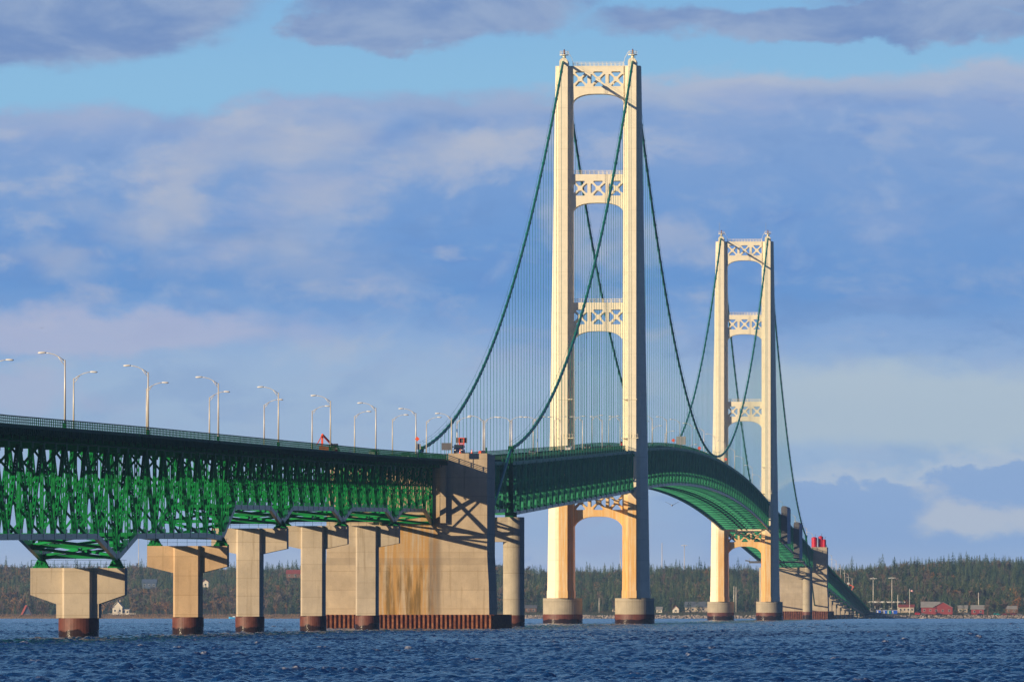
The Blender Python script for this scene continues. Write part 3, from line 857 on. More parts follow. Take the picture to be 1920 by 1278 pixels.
for sx in (-1, 1):
    X = sx * 10.35
    root = thing('main_cable', (X, Y_T1, Z_SAD), 'green suspension cable with its hangers on the %s side of the roadway' % ('right' if sx > 0 else 'left'), 'suspension cable', 'main cables of the bridge')
    ys = frange(1712, 1862, 50) + frange(1862, Y_T1, 12)[1:] + frange(Y_T1, Y_T2, 12)[1:] + frange(Y_T2, mir(1862), 12)[1:] + frange(mir(1862), mir(1712), 50)[1:]
    mb = MB(); mb.tube([(X, y, cabz(y)) for y in ys], 0.37, 10); mb.build('cable', 'green_cable', root, True)
    hy = []
    for a, b, nn in ((1862, Y_T1, 45), (Y_T1, Y_T2, 96), (Y_T2, mir(1862), 45)):
        hy += [a + (b - a) * i / nn for i in range(1, nn)]
    bands = []; hang = []
    for y in hy:
        z = cabz(y); zb = deckz(y) - 0.4
        def bf(mb, y=y, z=z):
            s = (cabz(y + 1) - cabz(y - 1)) / 2
            mb.tube([(X, y - 0.45, z - 0.45 * s), (X, y + 0.45, z + 0.45 * s)], 0.47, 8); mb.box((X, y, z + 0.40), (0.14, 0.4, 0.3))
        bands.append((y, bf))
        if z - zb > 0.8:
            def hf(mb, y=y, z=z, zb=zb):
                for dy in (-0.20, 0.20): mb.tube([(X, y + dy, zb), (X, y + dy, z)], 0.048, 4, False)
            hang.append((y, hf))
    parts('cable_band', bands, 'green_cable', root); parts('hanger', hang, 'green_rope', root)
    mb = MB()
    for off in (-0.45, 0.45):
        pts = [(X + off, y, cabz(y) + 1.45) for y in ys if 1862 <= y <= mir(1862)]
        mb.tube(pts, 0.03, 4, False)
    for y in hy[::2]:
        for off in (-0.45, 0.45): mb.box((X + off, y, cabz(y) + 0.8), (0.04, 0.04, 1.3))
    mb.build('hand_rope', 'green_cable', root)


# ------------------------------------------------------------------ piers
def pier(Y, ztop, zend, zstem, label, halfcap=6.35, sh=2.15, stem=2.15, cr=2.45, ctop=2.65, mat='conc', dep=3.2, bz=1.35, name='hammerhead_pier', group='concrete piers of the bridge approach', bx=5.2):
    root = thing(name, (0, Y, 0), label, 'bridge pier', group)
    mb = MB()
    y0, y1 = Y - dep / 2, Y + dep / 2
    mb.prism([(-halfcap, zend), (-stem, zstem), (stem, zstem), (halfcap, zend), (halfcap, ztop), (-halfcap, ztop)], y0, y1)
    cap = mb.build('pier_cap', mat, root)
    mb = MB()
    e = 0.75
    ring = [(-sh, y0 - 0.02), (-sh + 0.35, y0 - e), (sh - 0.35, y0 - e), (sh, y0 - 0.02), (sh, y1 + .02), (sh - 0.35, y1 + e), (-sh + 0.35, y1 + e), (-sh, y1 + .02)]
    mb.loft([[(x, y, z) for x, y in ring] for z in (ctop, ztop - 0.004)])
    if stem > sh: mb.box((0, Y, (ctop + zstem) / 2), (2 * stem, dep - 0.1, zstem - ctop))
    mb.build('shaft', mat, root)
    mb = MB(); mb.cyl((0, Y), cr, -3.0, ctop, 40); mb.build('caisson', 'caisson', root, False)
    for sx in (-1, 1):
        mb = MB()
        mb.box((sx * bx, Y, ztop + 0.12), (2.2, 1.9, 0.24))
        mb.loft([[(sx * bx + a * w, Y + b * w, z) for a, b in ((-1, -.8), (1, -.8), (1, .8), (-1, .8))] for w, z in ((0.95, ztop + 0.24), (0.42, ztop + bz))])
        for k in (-0.6, 0, 0.6): mb.box((sx * bx + k, Y, ztop + 0.5), (0.10, 1.5, 0.7))
        mb.build('bearing', 'green', root)
    mb = MB()
    for h in (0.55, 1.1):
        mb.bar((-halfcap + 2.2, Y - dep / 2 + .1, ztop + h), (halfcap - 2.2, Y - dep / 2 + .1, ztop + h), 0.035, 0.035)
        for sx in (-1, 1):
            mb.bar((sx * (halfcap - 0.1), Y - dep / 2 + .1, ztop + h), (sx * (halfcap - 0.1), Y + dep / 2 - .1, ztop + h), 0.035, 0.035)
            mb.bar((sx * (halfcap - 0.1), Y - dep / 2 + .1, ztop + h), (sx * (halfcap - 2.2), Y - dep / 2 + .1, ztop + h), 0.035, 0.035)
    for i in range(9):
        x = -halfcap + 0.1 + (2 * halfcap - 0.2) * i / 8; mb.box((x, Y - dep / 2 + .1, ztop + 0.55), (0.045, 0.045, 1.1))
    mb.build('pier_railing', 'green_dk', root)
    return root

pier(P1, 9.55, 5.85, 4.6, 'nearest pier with the widest squat hammerhead, farthest left in the water', halfcap=6.55, sh=2.1, stem=2.95, cr=2.8)
pier(P2, 13.7, 10.5, 9.5, 'second pier from the left, its cap tinted orange by rust', halfcap=6.25, mat='conc_rust')
pier(P3, 17.4, 14.0, 13.1, 'third pier from the left, slender grey-tan column on a brown caisson')
pier(P4, 19.0, 15.7, 14.8, 'fourth pier from the left, just before the left end of the anchorage wall', bz=0.9)
pier(P5, 20.2, 16.8, 16.0, 'fifth pier from the left, standing in front of the stained anchorage wall', bz=0.9)
names = ['far hammerhead pier right behind the far anchorage', 'second pier beyond the far anchorage', 'third pier beyond the far anchorage', 'fourth pier beyond the far anchorage',
         'fifth low pier beyond the far anchorage', 'sixth low pier beyond the far anchorage', 'seventh low pier beyond the far anchorage', 'eighth low pier beyond the far anchorage', 'ninth low pier beyond the far anchorage',
         'tenth low pier beyond the far anchorage', 'eleventh low pier beyond the far anchorage', 'last low pier before the far abutment']
for k, yy in enumerate(FAR_PIERS[:-1]):
    zt = deckz(yy) - 2.0 - (8.5, 8.2, 7.8, 7.4, 7.0, 6.6, 6.2, 5.6, 5.0, 4.2, 3.4, 2.6)[k] - (2.2 if k < 4 else 1.1)
    zt = max(zt, -1.6)
    pier(yy, zt, zt - min(3, 0.3 * (zt + 3)), zt - min(4, 0.45 * (zt + 3)), names[k], halfcap=6.2, ctop=min(0.3, zt - 1.0), bz=0.8, group='piers of the descending far approach')


def anchorage(yf, yb, label, s):
    """yf = face on the approach side, yb = face on the cable side"""
    root = thing('anchorage', (0, (yf + yb) / 2, 0), label, 'bridge anchorage', 'cable anchorages of the bridge')
    a, b = min(yf, yb), max(yf, yb); ym, dp = (a + b) / 2, b - a
    W = 16.8
    mb = MB()
    ring = lambda e, z: [(-W - e, a - e * .5, z), (W + e, a - e * .5, z), (W + e, b + e * .5, z), (-W - e, b + e * .5, z)]
    mb.loft([ring(0.45, 2.7), ring(0.35, 9.0), ring(0, 15.0), ring(0, 34.3)])
    for sx in (-1, 1):
        mb.box((sx * (W + 8.7) / 2, ym, 35.3), (W - 8.7 - 0.0, dp, 2.0))
        # buttresses either side of the truss end
        mb.box((sx * 7.6, yf - s * 0.45, 28.0), (1.3, 0.9, 12.4))
    mb.build('anchor_block', 'conc_anchor' if s > 0 else 'conc', root)
    mb = MB(); mb.box((0, ym, 34.55), (17.0, dp + 0.6, 0.5)); mb.build('roadway', 'asphalt', root)
    mb = MB()
    for sx in (-1, 1):
        for h in (0.5, 0.85, 1.2): mb.bar((sx * 8.4, a, 34.8 + h), (sx * 8.4, b, 34.8 + h), 0.09, 0.09)
        for i in range(10): mb.box((sx * 8.4, a + 0.2 + (dp - .4) * i / 9, 35.4), (0.1, 0.12, 1.2))
        mb.box((sx * (W - 0.2), a + 0.3, 36.9), (0.25, 0.25, 1.2))
    mb.build('railing', 'green_dk', root)
    # sheet-pile cofferdam around the foot
    x0 = 18.0; ya, yb2 = a - 3.5, b + 32
    if s < 0: ya, yb2 = a - 30, b + 60
    mb = MB()
    pitch = 0.46
    pts = []
    def run(p, q):
        L = (Vector(q) - Vector(p)).length; k = int(L / pitch); d = (Vector(q) - Vector(p)) / k; nrm = Vector((d.y, -d.x)).normalized()
        for i in range(k):
            o = 0.28 if i % 2 else -0.28
            c0 = Vector(p) + d * i + nrm * o; c1 = Vector(p) + d * (i + 0.72) + nrm * o
            pts.extend([c0 + d * 0.0, c1])
    run((-x0, ya), (x0, ya)); run((x0, ya), (x0, yb2)); run((x0, yb2), (-x0, yb2)); run((-x0, yb2), (-x0, ya))
    n = len(pts)
    vs = [(p.x, p.y, -4) for p in pts] + [(p.x, p.y, 2.75) for p in pts]
    mb.add(vs, [(i, (i + 1) % n, n + (i + 1) % n, n + i) for i in range(n)])
    mb.build('sheet_piling', 'sheet', root)
    mb = MB(); mb.box((0, (ya + yb2) / 2, 0.9), (2 * x0 - 0.7, yb2 - ya - 0.7, 3.4)); mb.build('footing_fill', 'conc_anchor', root)
    return root

an1 = anchorage(1690.0, 1714.0, 'huge stained concrete anchorage on the near side of the suspension span', 1)
an2 = anchorage(mir(1690.0), mir(1714.0), 'far concrete anchorage topped by red tanks', -1)
mb = MB(); mb.box((4.0, mir(1714.0) - 0.08, 4.2), (1.6, 0.16, 3.0)); mb.build('door', 'green', an2)


def bent_pier(Y, label, label2, s):
    root = thing('cable_bent_pier', (0, Y, 0), label, 'bridge pier', 'cable bent piers')
    for sx in (-1, 1):
        mb = MB(); mb.cyl((sx * 11.0, Y), 2.45, 2.5, 24.95, 40); c_ = mb.build('column', 'conc_pale', root, False)
        mb = MB(); mb.cyl((sx * 11.0, Y), 2.55, -4, 2.5, 40); mb.build('steel_skirt', 'caisson', c_)
    mb = MB(); mb.box((0, Y, 22.1), (20.0, 4.2, 5.66)); mb.build('cross_beam', 'conc', root)
    b = thing('cable_bent', (0, Y, 25), label2, 'cable bent', 'steel cable bents')
    for sx in (-1, 1):
        mb = MB(); mb.box((sx * 10.35, Y, 25.5), (2.6, 2.2, 1.1))
        mb.loft([[(sx * 10.35 + p * w, Y + q * w2, z) for p, q in ((-1, -1), (1, -1), (1, 1), (-1, 1))] for w, w2, z in ((0.55, 0.9, 26.0), (0.5, 0.6, 39.9))])
        mb.box((sx * 10.35, Y, 40.6), (1.2, 2.0, 1.3))
        mb.build('post', 'green_dk', b)
    mb = MB(); mb.bar((-10, Y, 27), (10, Y, 35), 0.5, 0.5, side=(0, 1, 0)); mb.bar((10, Y, 27), (-10, Y, 35), 0.4, 0.4, side=(0, 1, 0)); mb.bar((-10, Y, 35.6), (10, Y, 35.6), 0.6, 0.7, side=(0, 1, 0))
    mb.build('bracing', 'green', b)
bent_pier(1862.0, 'round-columned pier just right of the near anchorage', 'dark green steel cable bent standing on the pier beside the near anchorage', 1)
bent_pier(mir(1862.0), 'round-columned pier in front of the far anchorage', 'dark green steel cable bent in front of the far anchorage', -1)


# ------------------------------------------------------------------ work on the far span
def enclosure(y, z, label, hz):
    root = thing('work_enclosure', (12.2, y, z), label, 'work enclosure', 'tarpaulin work enclosures')
    mb = MB(); L = 24.0
    pr = [(10.9, z - hz), (13.6, z - hz), (13.6, z - 1.0), (13.1, z - 0.2), (12.2, z), (11.3, z - 0.2), (10.9, z - 1.0)]
    mb.prism(pr, y - L, y + L); mb.build('tarpaulin', 'tarp', root)
    mb = MB()
    for q in range(9): mb.prism([(x + (0.06 if x > 12 else -.06), zz + (0.05 if zz > z - 1.5 else -.05)) for x, zz in pr], y - L + 6 * q - 0.1, y - L + 6 * q + 0.1)
    mb.build('frame', 'dgrey', root)
enclosure(3745.0, 51.0, 'grey shrouded work enclosure hanging on the truss right beside the far tower leg', 17.0)
enclosure(3925.0, 45.6, 'second grey shrouded work enclosure on the truss, nearer the far anchorage', 17.5)
root = thing('inspection_platform', (0, 3990, 0), 'brown travelling work platform slung under the far suspended span', 'work platform')
zq = deckz(3990) - 13.6
mb = MB(); mb.box((0, 3990, zq - 0.5), (27.5, 8, 1.0)); mb.bar((-13.5, 3990, zq), (-15.5, 3990, zq + 0.3), 7, .6); mb.build('platform', 'dgrey', root)
mb = MB()
for x in (-13.5, -7, 0, 7, 13.5): mb.box((x, 3986.2, zq + 0.7), (0.12, 0.12, 1.3))
mb.bar((-13.5, 3986.2, zq + 1.3), (13.5, 3986.2, zq + 1.3), 0.1, 0.1); mb.build('platform_railing', 'grey', root)
mb = MB()
for x in (-10, 10): mb.box((x, 3990, zq + 0.9), (0.3, 0.3, 1.8))
mb.build('suspension_rod', 'green_dk', root)

for i, (x, r, h, y, lab) in enumerate(((10.0, 1.45, 4.9, 4274, 'wide upright red tank, leftmost on the far anchorage'), (13.3, 1.30, 5.5, 4276, 'taller red tank in the middle of the far anchorage top'),
                                       (15.3, 0.95, 3.7, 4271, 'shorter red tank at the right on the far anchorage'))):
    root = thing('storage_tank', (x, y, 36.3), lab, 'tank', 'red tanks on the far anchorage')
    mb = MB(); mb.cyl((x, y), r, 36.3, 36.3 + h, 28); mb.cyl((x, y), r, 36.3 + h, 36.3 + h + 0.5, 28, r * 0.35); mb.build('shell', 'redtank', root)
    mb = MB()
    for q in (-.25, .25): mb.box((x - r - 0.12, y - 1 + q, 36.3 + h / 2), (0.07, 0.07, h + 1))
    for k in range(8): mb.box((x - r - 0.12, y - 1, 36.6 + k * h / 8), (0.05, 0.5, 0.06))
    mb.build('ladder', 'redtank', root)
    mb = MB(); mb.tube([(x + .4, y, 36.3 + h), (x + .4, y, 36.3 + h + 1.5), (x + .9, y, 36.3 + h + 1.8)], 0.08, 6); mb.build('vent_pipe', 'dgrey', root)


# ------------------------------------------------------------------ street lamps on the roadway
ORD = ['first', 'second', 'third', 'fourth', 'fifth', 'sixth', 'seventh', 'eighth', 'ninth', 'tenth', 'eleventh', 'twelfth', 'thirteenth', 'fourteenth', 'fifteenth', 'sixteenth']
def make_lamp():
    root = thing('street_lamp', (0, 0, 0), 'x', 'street lamp', 'street lamps along the bridge roadway')
    mb = MB(); mb.box((0, 0, 0.35), (0.42, 0.42, 0.9)); mb.build('base', 'green_dk', root)
    mb = MB(); mb.tube([(0, 0, 0.7), (0, 0, 5), (0, 0, 8.9)], [0.135, 0.115, 0.085], 10, True); mb.build('pole', 'galv', root, True)
    mb = MB(); mb.tube([(0, 0, 8.75), (-0.7, 0, 9.25), (-1.4, 0, 9.6), (-2.1, 0, 9.78), (-2.5, 0, 9.8)], 0.055, 6)
    mb.tube([(0, 0, 8.2), (-0.5, 0, 8.75), (-0.9, 0, 9.33)], 0.04, 5); mb.tube([(-.4, 0, 8.62), (-.4, 0, 9.05)], 0.03, 4)
    mb.build('arm', 'galv', root, True)
    mb = MB(); rings = []
    for x, w, h0, h1 in ((-2.4, .06, -.04, .08), (-2.6, .13, -.07, .13), (-2.95, .20, -.12, .14), (-3.35, .17, -.12, .10), (-3.5, .06, -.04, .04)):
        rings.append([(x, w * a, 9.82 + (h1 if b > 0 else h0) * abs(b)) for a, b in ((-1, -.35), (-.6, -1), (.6, -1), (1, -.35), (1, .3), (.6, 1), (-.6, 1), (-1, .3))])
    mb.loft(rings); mb.build('lamp_head', 'white', root, True)
    return root
lamp0 = make_lamp(); used = False
seg = [(900, 1690, 'of the approach', 'counted from the photo edge'), (1690, 1862, 'by the near anchorage', 'counted towards the tower'), (1862, 2411, 'before the nearer tower', 'counted towards the tower'),
       (2411, 3569, 'between the two towers', 'counted from the nearer'), (3569, 4290, 'behind the farther tower', 'counted from it'), (4290, 6000, 'of the far descent', 'counted from the far anchorage')]
cnt = {}
for side, y in [(1, 1033 + 96 * k) for k in range(44)] + [(-1, 1083 + 96 * k) for k in range(43)]:
    if y > Y_ABUT - 10 or abs(y - Y_T1) < 8 or abs(y - Y_T2) < 8: continue
    for a, b, where, how in seg:
        if a <= y < b:
            cnt[(a, side)] = cnt.get((a, side), 0) + 1
            lab = '%s lamp on the %s rail %s, %s' % (ORD[cnt[(a, side)] - 1], 'right' if side > 0 else 'left', where, how)
            break
    loc = (side * 8.25, y, deckz(y) + 0.1)
    if not used: o = lamp0; used = True; o.location = loc
    else: o = copy_tree(lamp0, loc)
    o.rotation_euler = (0, 0, 0 if side > 0 else math.pi)
    o['label'] = lab


# ------------------------------------------------------------------ vehicles and road works
def car_mesh(kind, body, scale=1.0):
    """profile in YZ: front towards -Y; returns (body MB, glass MB, wheel centres)"""
    if kind == 'suv': pr = [(-2.3, .35), (-2.35, .9), (-1.3, 1.12), (-.75, 1.72), (1.9, 1.76), (2.3, 1.1), (2.32, .35)]
    elif kind == 'pickup': pr = [(-2.7, .4), (-2.75, 1.0), (-1.35, 1.2), (-.8, 1.8), (.55, 1.82), (.8, 1.2), (2.7, 1.2), (2.7, .4)]
    else: pr = [(-2.2, .3), (-2.25, .75), (-1.1, .95), (-.45, 1.42), (1.0, 1.42), (1.75, .98), (2.2, .92), (2.22, .3)]
    return pr

def car(name, x, y, kind, mat, label, rz=0.0, z=None, cat='car', group=None):
    z = deckz(y) if z is None else z
    root = thing(name, (0, 0, 0), label, cat, group)
    pr = car_mesh(kind, mat); hw = 0.9
    mb = MB(); n = len(pr)
    zmid = 1.0
    def wid(zz): return hw if zz < 1.15 else hw - 0.16
    vs = [(-wid(b), a, b) for a, b in pr] + [(wid(b), a, b) for a, b in pr]
    mb.add(vs, [tuple(reversed(range(n))), tuple(range(n, 2 * n))] + [(i, (i + 1) % n, n + (i + 1) % n, n + i) for i in range(n)])
    mb.build('body', mat, root)
    mb = MB()
    fr = [p for p in pr]
    i0 = 2; a, b = pr[2], pr[3]
    e = 0.03
    def q(p, s_): return (s_, p[0] - e * 2, p[1] + e)
    mb.add([q((lerp(a[0], b[0], .1), lerp(a[1], b[1], .1)), -.72), q((lerp(a[0], b[0], .1), lerp(a[1], b[1], .1)), .72), q((lerp(a[0], b[0], .9), lerp(a[1], b[1], .9)), .64), q((lerp(a[0], b[0], .9), lerp(a[1], b[1], .9)), -.64)], [(0, 1, 2, 3)])
    for sx in (-1, 1):
        xx = sx * 0.80
        top = pr[3][1] - 0.12; end = 0.3 if kind == 'pickup' else 1.5 if kind == 'suv' else 1.0
        mb.add([(sx * .90, pr[2][0] + .35, pr[2][1] + .03), (sx * .90, end + .2, pr[2][1] + .03), (sx * .77, end, top), (sx * .77, pr[3][0] + .05, top)], [(0, 1, 2, 3)])
    mb.build('window', 'glass', root)
    for wy in (pr[0][0] + 0.85, pr[-1][0] - 0.85):
        for sx in (-1, 1):
            mb = MB(); c_ = (sx * 0.82, wy, 0.36)
            vs = []
            for dx in (-.11, .11):
                for k in range(14):
                    t = 2 * math.pi * k / 14; vs.append((c_[0] + dx, c_[1] + .36 * math.cos(t), c_[2] + .36 * math.sin(t)))
            mb.add(vs, [(i, (i + 1) % 14, 14 + (i + 1) % 14, 14 + i) for i in range(14)] + [tuple(range(14)), tuple(range(14, 28))])
            mb.build('wheel', 'dark', root)
    for sx in (-1, 1):
        mb = MB(); mb.box((sx * .66, pr[1][0] - .01, pr[1][1] - .12), (.3, .1, .16)); mb.build('headlight', 'white', root)
    root.location = (x, y, z + 0.02); root.rotation_euler = (0, 0, rz)
    return root

car('parked_car', 0, 0, 'sedan', 'white', 'x')  # prototype replaced below
proto = [o for o in COL.objects if o.name == 'parked_car'][0]
for ch in list(proto.children): bpy.data.objects.remove(ch)
bpy.data.objects.remove(proto)

car('pickup_truck', 5.4, 1456, 'pickup', 'maroon', 'dark pickup with orange gear on its roof behind the approach railing', cat='pickup truck')
car('passenger_car', 4.6, 1553, 'sedan', 'white', 'white car half hidden behind the approach railing before the anchorage')
car('passenger_car', 3.0, 1650, 'sedan', 'dgrey', 'dark car just before the near anchorage')
car('passenger_car', 2.2, 2068, 'sedan', 'grey', 'grey car furthest down the slope of the suspended span before the nearer tower')
car('passenger_car', -2.4, 2300, 'suv', 'white', 'white car coming down towards the camera before the nearer tower')
car('passenger_car', -1.2, 2375, 'suv', 'dark', 'dark high car near the crest left of the nearer tower')
car('passenger_car', 3.8, 2400, 'sedan', 'dgrey', 'dark low car right beside the leg of the nearer tower')
car('delivery_van', -3.8, 2622, 'suv', 'red', 'red van on the main span just past the nearer tower', cat='van')

# truck with the arrow board on the anchorage
root = thing('sign_truck', (0.4, 1702, 34.8), 'navy works truck carrying an orange-framed arrow board on the near anchorage', 'truck')
X0, Y0, Z0 = 10.2, 1701.0, 36.35
K = 0.78
mb = MB(); mb.prismx([(Y0 - 3, Z0 + .4), (Y0 - 3.05, Z0 + 1.1), (Y0 - 2.0, Z0 + 1.25), (Y0 - 1.5, Z0 + 1.95), (Y0, Z0 + 1.95), (Y0 + .1, Z0 + 1.05), (Y0 + 3, Z0 + 1.05), (Y0 + 3, Z0 + .4)], X0 - 0.98, X0 + 0.98)
ORG[root.name] = Vector((X0, Y0, Z0)); root.location = (X0, Y0, Z0)
mb.build('body', 'navy', root)
mb = MB(); mb.add([(X0 - .8, Y0 - 2.04, Z0 + 1.31), (X0 + .8, Y0 - 2.04, Z0 + 1.31), (X0 + .7, Y0 - 1.62, Z0 + 1.88), (X0 - .7, Y0 - 1.62, Z0 + 1.88)], [(0, 1, 2, 3)]); mb.build('windscreen', 'glass', root)
for sy in (-2.1, 2.0):
    for sx in (-1, 1):
        mb = MB(); vs = []
        for dx in (-.15, .15):
            for k in range(16):
                t = math.pi * k / 8; vs.append((X0 + sx * .88 + dx, Y0 + sy + .4 * math.cos(t), Z0 + .4 + .4 * math.sin(t)))
        mb.add(vs, [(i, (i + 1) % 16, 16 + (i + 1) % 16, 16 + i) for i in range(16)] + [tuple(range(16)), tuple(range(16, 32))]); mb.build('wheel', 'dark', root)
for sx in (-1, 1):
    mb = MB(); mb.box((X0 + sx * .7, Y0 - 3.08, Z0 + .8), (.3, .08, .2)); mb.build('headlight', 'white', root)
    mb = MB(); mb.box((X0 + sx * 1.18, Y0 - 1.9, Z0 + 1.5), (.22, .1, .3)); mb.bar((X0 + sx * .95, Y0 - 1.9, Z0 + 1.4), (X0 + sx * 1.15, Y0 - 1.9, Z0 + 1.5), .05, .05); mb.build('mirror', 'dark', root)
mb = MB()
for sx in (-1, 1): mb.box((X0 + .3 + sx * .5, Y0 + 2.2, Z0 + 2.3), (.16, .2, 2.2))
mb.box((X0 + .3, Y0 + 2.2, Z0 + 1.9), (1.2, .19, .5)); mb.box((X0 + .3, Y0 + 2.2, Z0 + 3.42), (1.2, .19, .14)); mb.box((X0 + .3, Y0 + 2.2, Z0 + 2.35), (1.2, .19, .12))
bd = mb.build('board_frame', 'orange', root)
mb = MB(); mb.box((X0 + .3, Y0 + 2.45, Z0 + 2.95), (2.3, .12, 1.1))
for k in range(5): mb.box((X0 + .3, Y0 + 2.37, Z0 + 2.5 + .22 * k), (2.36, .06, .05))
mb.build('arrow_board', 'dgrey', bd)

def cone(x, y, z, label):
    root = thing('traffic_cone', (x, y, z), label, 'traffic cone', 'orange cones')
    mb = MB(); mb.cyl((x, y), .22, z + .06, z + .95, 14, .05); mb.build('cone_body', 'orange', root)
    mb = MB(); mb.cyl((x, y), .175, z + .42, z + .58, 14, .15); mb.build('reflective_band', 'white', root)
    mb = MB(); mb.box((x, y, z + .03), (.55, .55, .06)); mb.build('base', 'orange', root)
cone(11.0, 1692.5, 36.32, 'orange traffic cone in front of the sign truck on the anchorage')
cone(13.1, 1697.0, 36.32, 'orange traffic cone beside the orange barrier on the anchorage')
root = thing('road_barrier', (14, 1706, 36.3), 'low orange barrier to the right of the sign truck', 'barrier')
mb = MB(); mb.prismx([(1699, 36.32), (1712, 36.32), (1712, 37.3), (1699, 37.0)], 14.4, 14.9); mb.build('panel', 'orange', root)
mb = MB()
for y in (1700, 1704, 1708, 1711): mb.box((14.65, y, 36.45), (.9, .3, .26))
mb.build('foot', 'orange', root)

root = thing('tail_lift', (6.3, 1426, deckz(1426)), 'orange lifting boom folded over the approach railing', 'crane')
zz = deckz(1426)
mb = MB(); mb.bar((6.0, 1426, zz), (6.0, 1426, zz + 3.2), .35, .35); mb.build('mast', 'orange', root)
mb = MB(); mb.bar((6.0, 1426, zz + 3.2), (7.6, 1430, zz + 1.2), .25, .3); mb.bar((6.0, 1426, zz + 3.1), (5.2, 1424, zz + 1.3), .12, .12); mb.build('boom', 'orange', root)
mb = MB(); mb.box((6.3, 1428, zz + .7), (1.8, 4.5, .8)); mb.build('chassis', 'orange', root)

def sign(x, y, kind, label, z=None, h=2.6, mat='orange'):
    z = deckz(y) if z is None else z
    root = thing('road_sign', (x, y, z), label, 'road sign')
    mb = MB(); mb.box((x, y, z + h / 2), (.09, .09, h)); mb.build('post', 'grey', root)
    mb = MB()
    if kind == 'diamond':
        s_ = 0.48; vs = [(x - s_, y - .1, z + h), (x, y - .1, z + h + s_), (x + s_, y - .1, z + h), (x, y - .1, z + h - s_)]
        mb.prism([(p[0], p[2]) for p in vs], y - .14, y - .09)
    elif kind == 'disc':
        mb.prism([(x + .55 * math.cos(math.pi * k / 10), z + h + .55 * math.sin(math.pi * k / 10)) for k in range(20)], y - .14, y - .09)
    else: mb.box((x, y - .12, z + h), (kind[0], .08, kind[1]))
    mb.build('sign_panel', mat, root)
sign(8.6, 1608, 'diamond', 'orange diamond road-works sign on the approach railing', h=3.9)
sign(8.7, 1609.5, (1.0, 1.1), 'small grey sign just under the orange diamond', h=2.4, mat='grey')
sign(8.6, 1686, (2.0, 1.5), 'grey back of a rectangular road sign where the approach meets the anchorage', h=2.9, mat='dgrey')
sign(9.3, 2690, 'disc', 'orange round marker, leftmost of three on the main span', h=2.3)
sign(9.3, 2890, 'disc', 'orange round marker, half hidden behind the lowest part of the near cable', h=1.6)
sign(9.3, 3125, 'disc', 'orange round marker, rightmost of three, past the lowest part of the cable', h=2.2)
sign(9.3, 2745, (3.2, 2.8), 'large grey rectangular sign panel on the main span', h=2.6, mat='grey')

# gull in flight under the main span
def gull(x, y, z, span, label, rz=0.0):
    root = thing('gull', (x, y, z), label, 'bird', None)
    mb = MB(); r = span * 0.055
    rings = []
    for t, q in ((-.24, .15), (-.16, .7), (0, 1.0), (.14, .75), (.2, .55), (.26, .6), (.30, .3), (.34, .08)):
        rings.append([(x + r * q * math.cos(a), y - t * span, z + r * q * math.sin(a) + (0.02 * span if t > .15 else 0)) for a in [2 * math.pi * k / 10 for k in range(10)]])
    mb.loft(rings); b = mb.build('body', 'gull', root, True)
    for sx in (-1, 1):
        mb = MB()
        top = [(0, 0.0, .02), (.22, .05, .14), (.5, -.06, .27), (.5, -.01, .27), (.2, -.13, .12), (0, -.14, .0)]
        vs = [(x + sx * a * span * 1.0, y - b_ * span, z + c_ * span) for a, b_, c_ in top] + [(x + sx * a * span, y - b_ * span, z + c_ * span - .012 * span) for a, b_, c_ in top]
        n = 6
        mb.add(vs, [tuple(range(n)), tuple(reversed(range(n, 2 * n)))] + [(i, (i + 1) % n, n + (i + 1) % n, n + i) for i in range(n)])
        mb.build('wing', 'gullwing', b)
gd = 700.0
gull(CX + (1261 - 1970) / FPX * gd, gd, CZ + (1141 - 947) / FPX * gd, 1.25, 'gull with raised wings flying under the main span')
gd = 1500.0
gull(CX + (70 - 1970) / FPX * gd, gd, CZ + (1141 - 612) / FPX * gd, 0.9, 'tiny distant bird in the sky at the far left')


# ------------------------------------------------------------------ water
def fft_tile(N, L, lmin, lmax, hs, seed, wdir, spread=2.0, lpeak=None):
    rng = np.random.default_rng(seed)
    k = np.fft.fftfreq(N, d=L / N) * 2 * np.pi
    kx, ky = np.meshgrid(k, k); kk = np.sqrt(kx ** 2 + ky ** 2); kk[0, 0] = 1
    kp = 2 * np.pi / lpeak
    P = np.exp(-1.25 * (kp / kk) ** 2) / kk ** 4
    cosd = (kx * math.cos(wdir) + ky * math.sin(wdir)) / kk
    P *= (0.12 + np.abs(cosd) ** spread)
    P[(kk < 2 * np.pi / lmax) | (kk > 2 * np.pi / lmin)] = 0; P[0, 0] = 0
    A = (rng.normal(size=(N, N)) + 1j * rng.normal(size=(N, N))) * np.sqrt(P)
    h = np.real(np.fft.ifft2(A)); sc_ = hs / 4 / h.std()
    dx = np.real(np.fft.ifft2(-1j * kx / kk * A)) * sc_; dy = np.real(np.fft.ifft2(-1j * ky / kk * A)) * sc_
    return h * sc_, dx, dy
def samp(T, L, X, Y):
    N = T.shape[0]; u_ = (X / L * N) % N; v_ = (Y / L * N) % N
    i = np.floor(u_).astype(int); j = np.floor(v_).astype(int); fu = u_ - i; fv = v_ - j; i %= N; j %= N; i1 = (i + 1) % N; j1 = (j + 1) % N
    return T[j, i] * (1 - fu) * (1 - fv) + T[j, i1] * fu * (1 - fv) + T[j1, i] * (1 - fu) * fv + T[j1, i1] * fu * fv

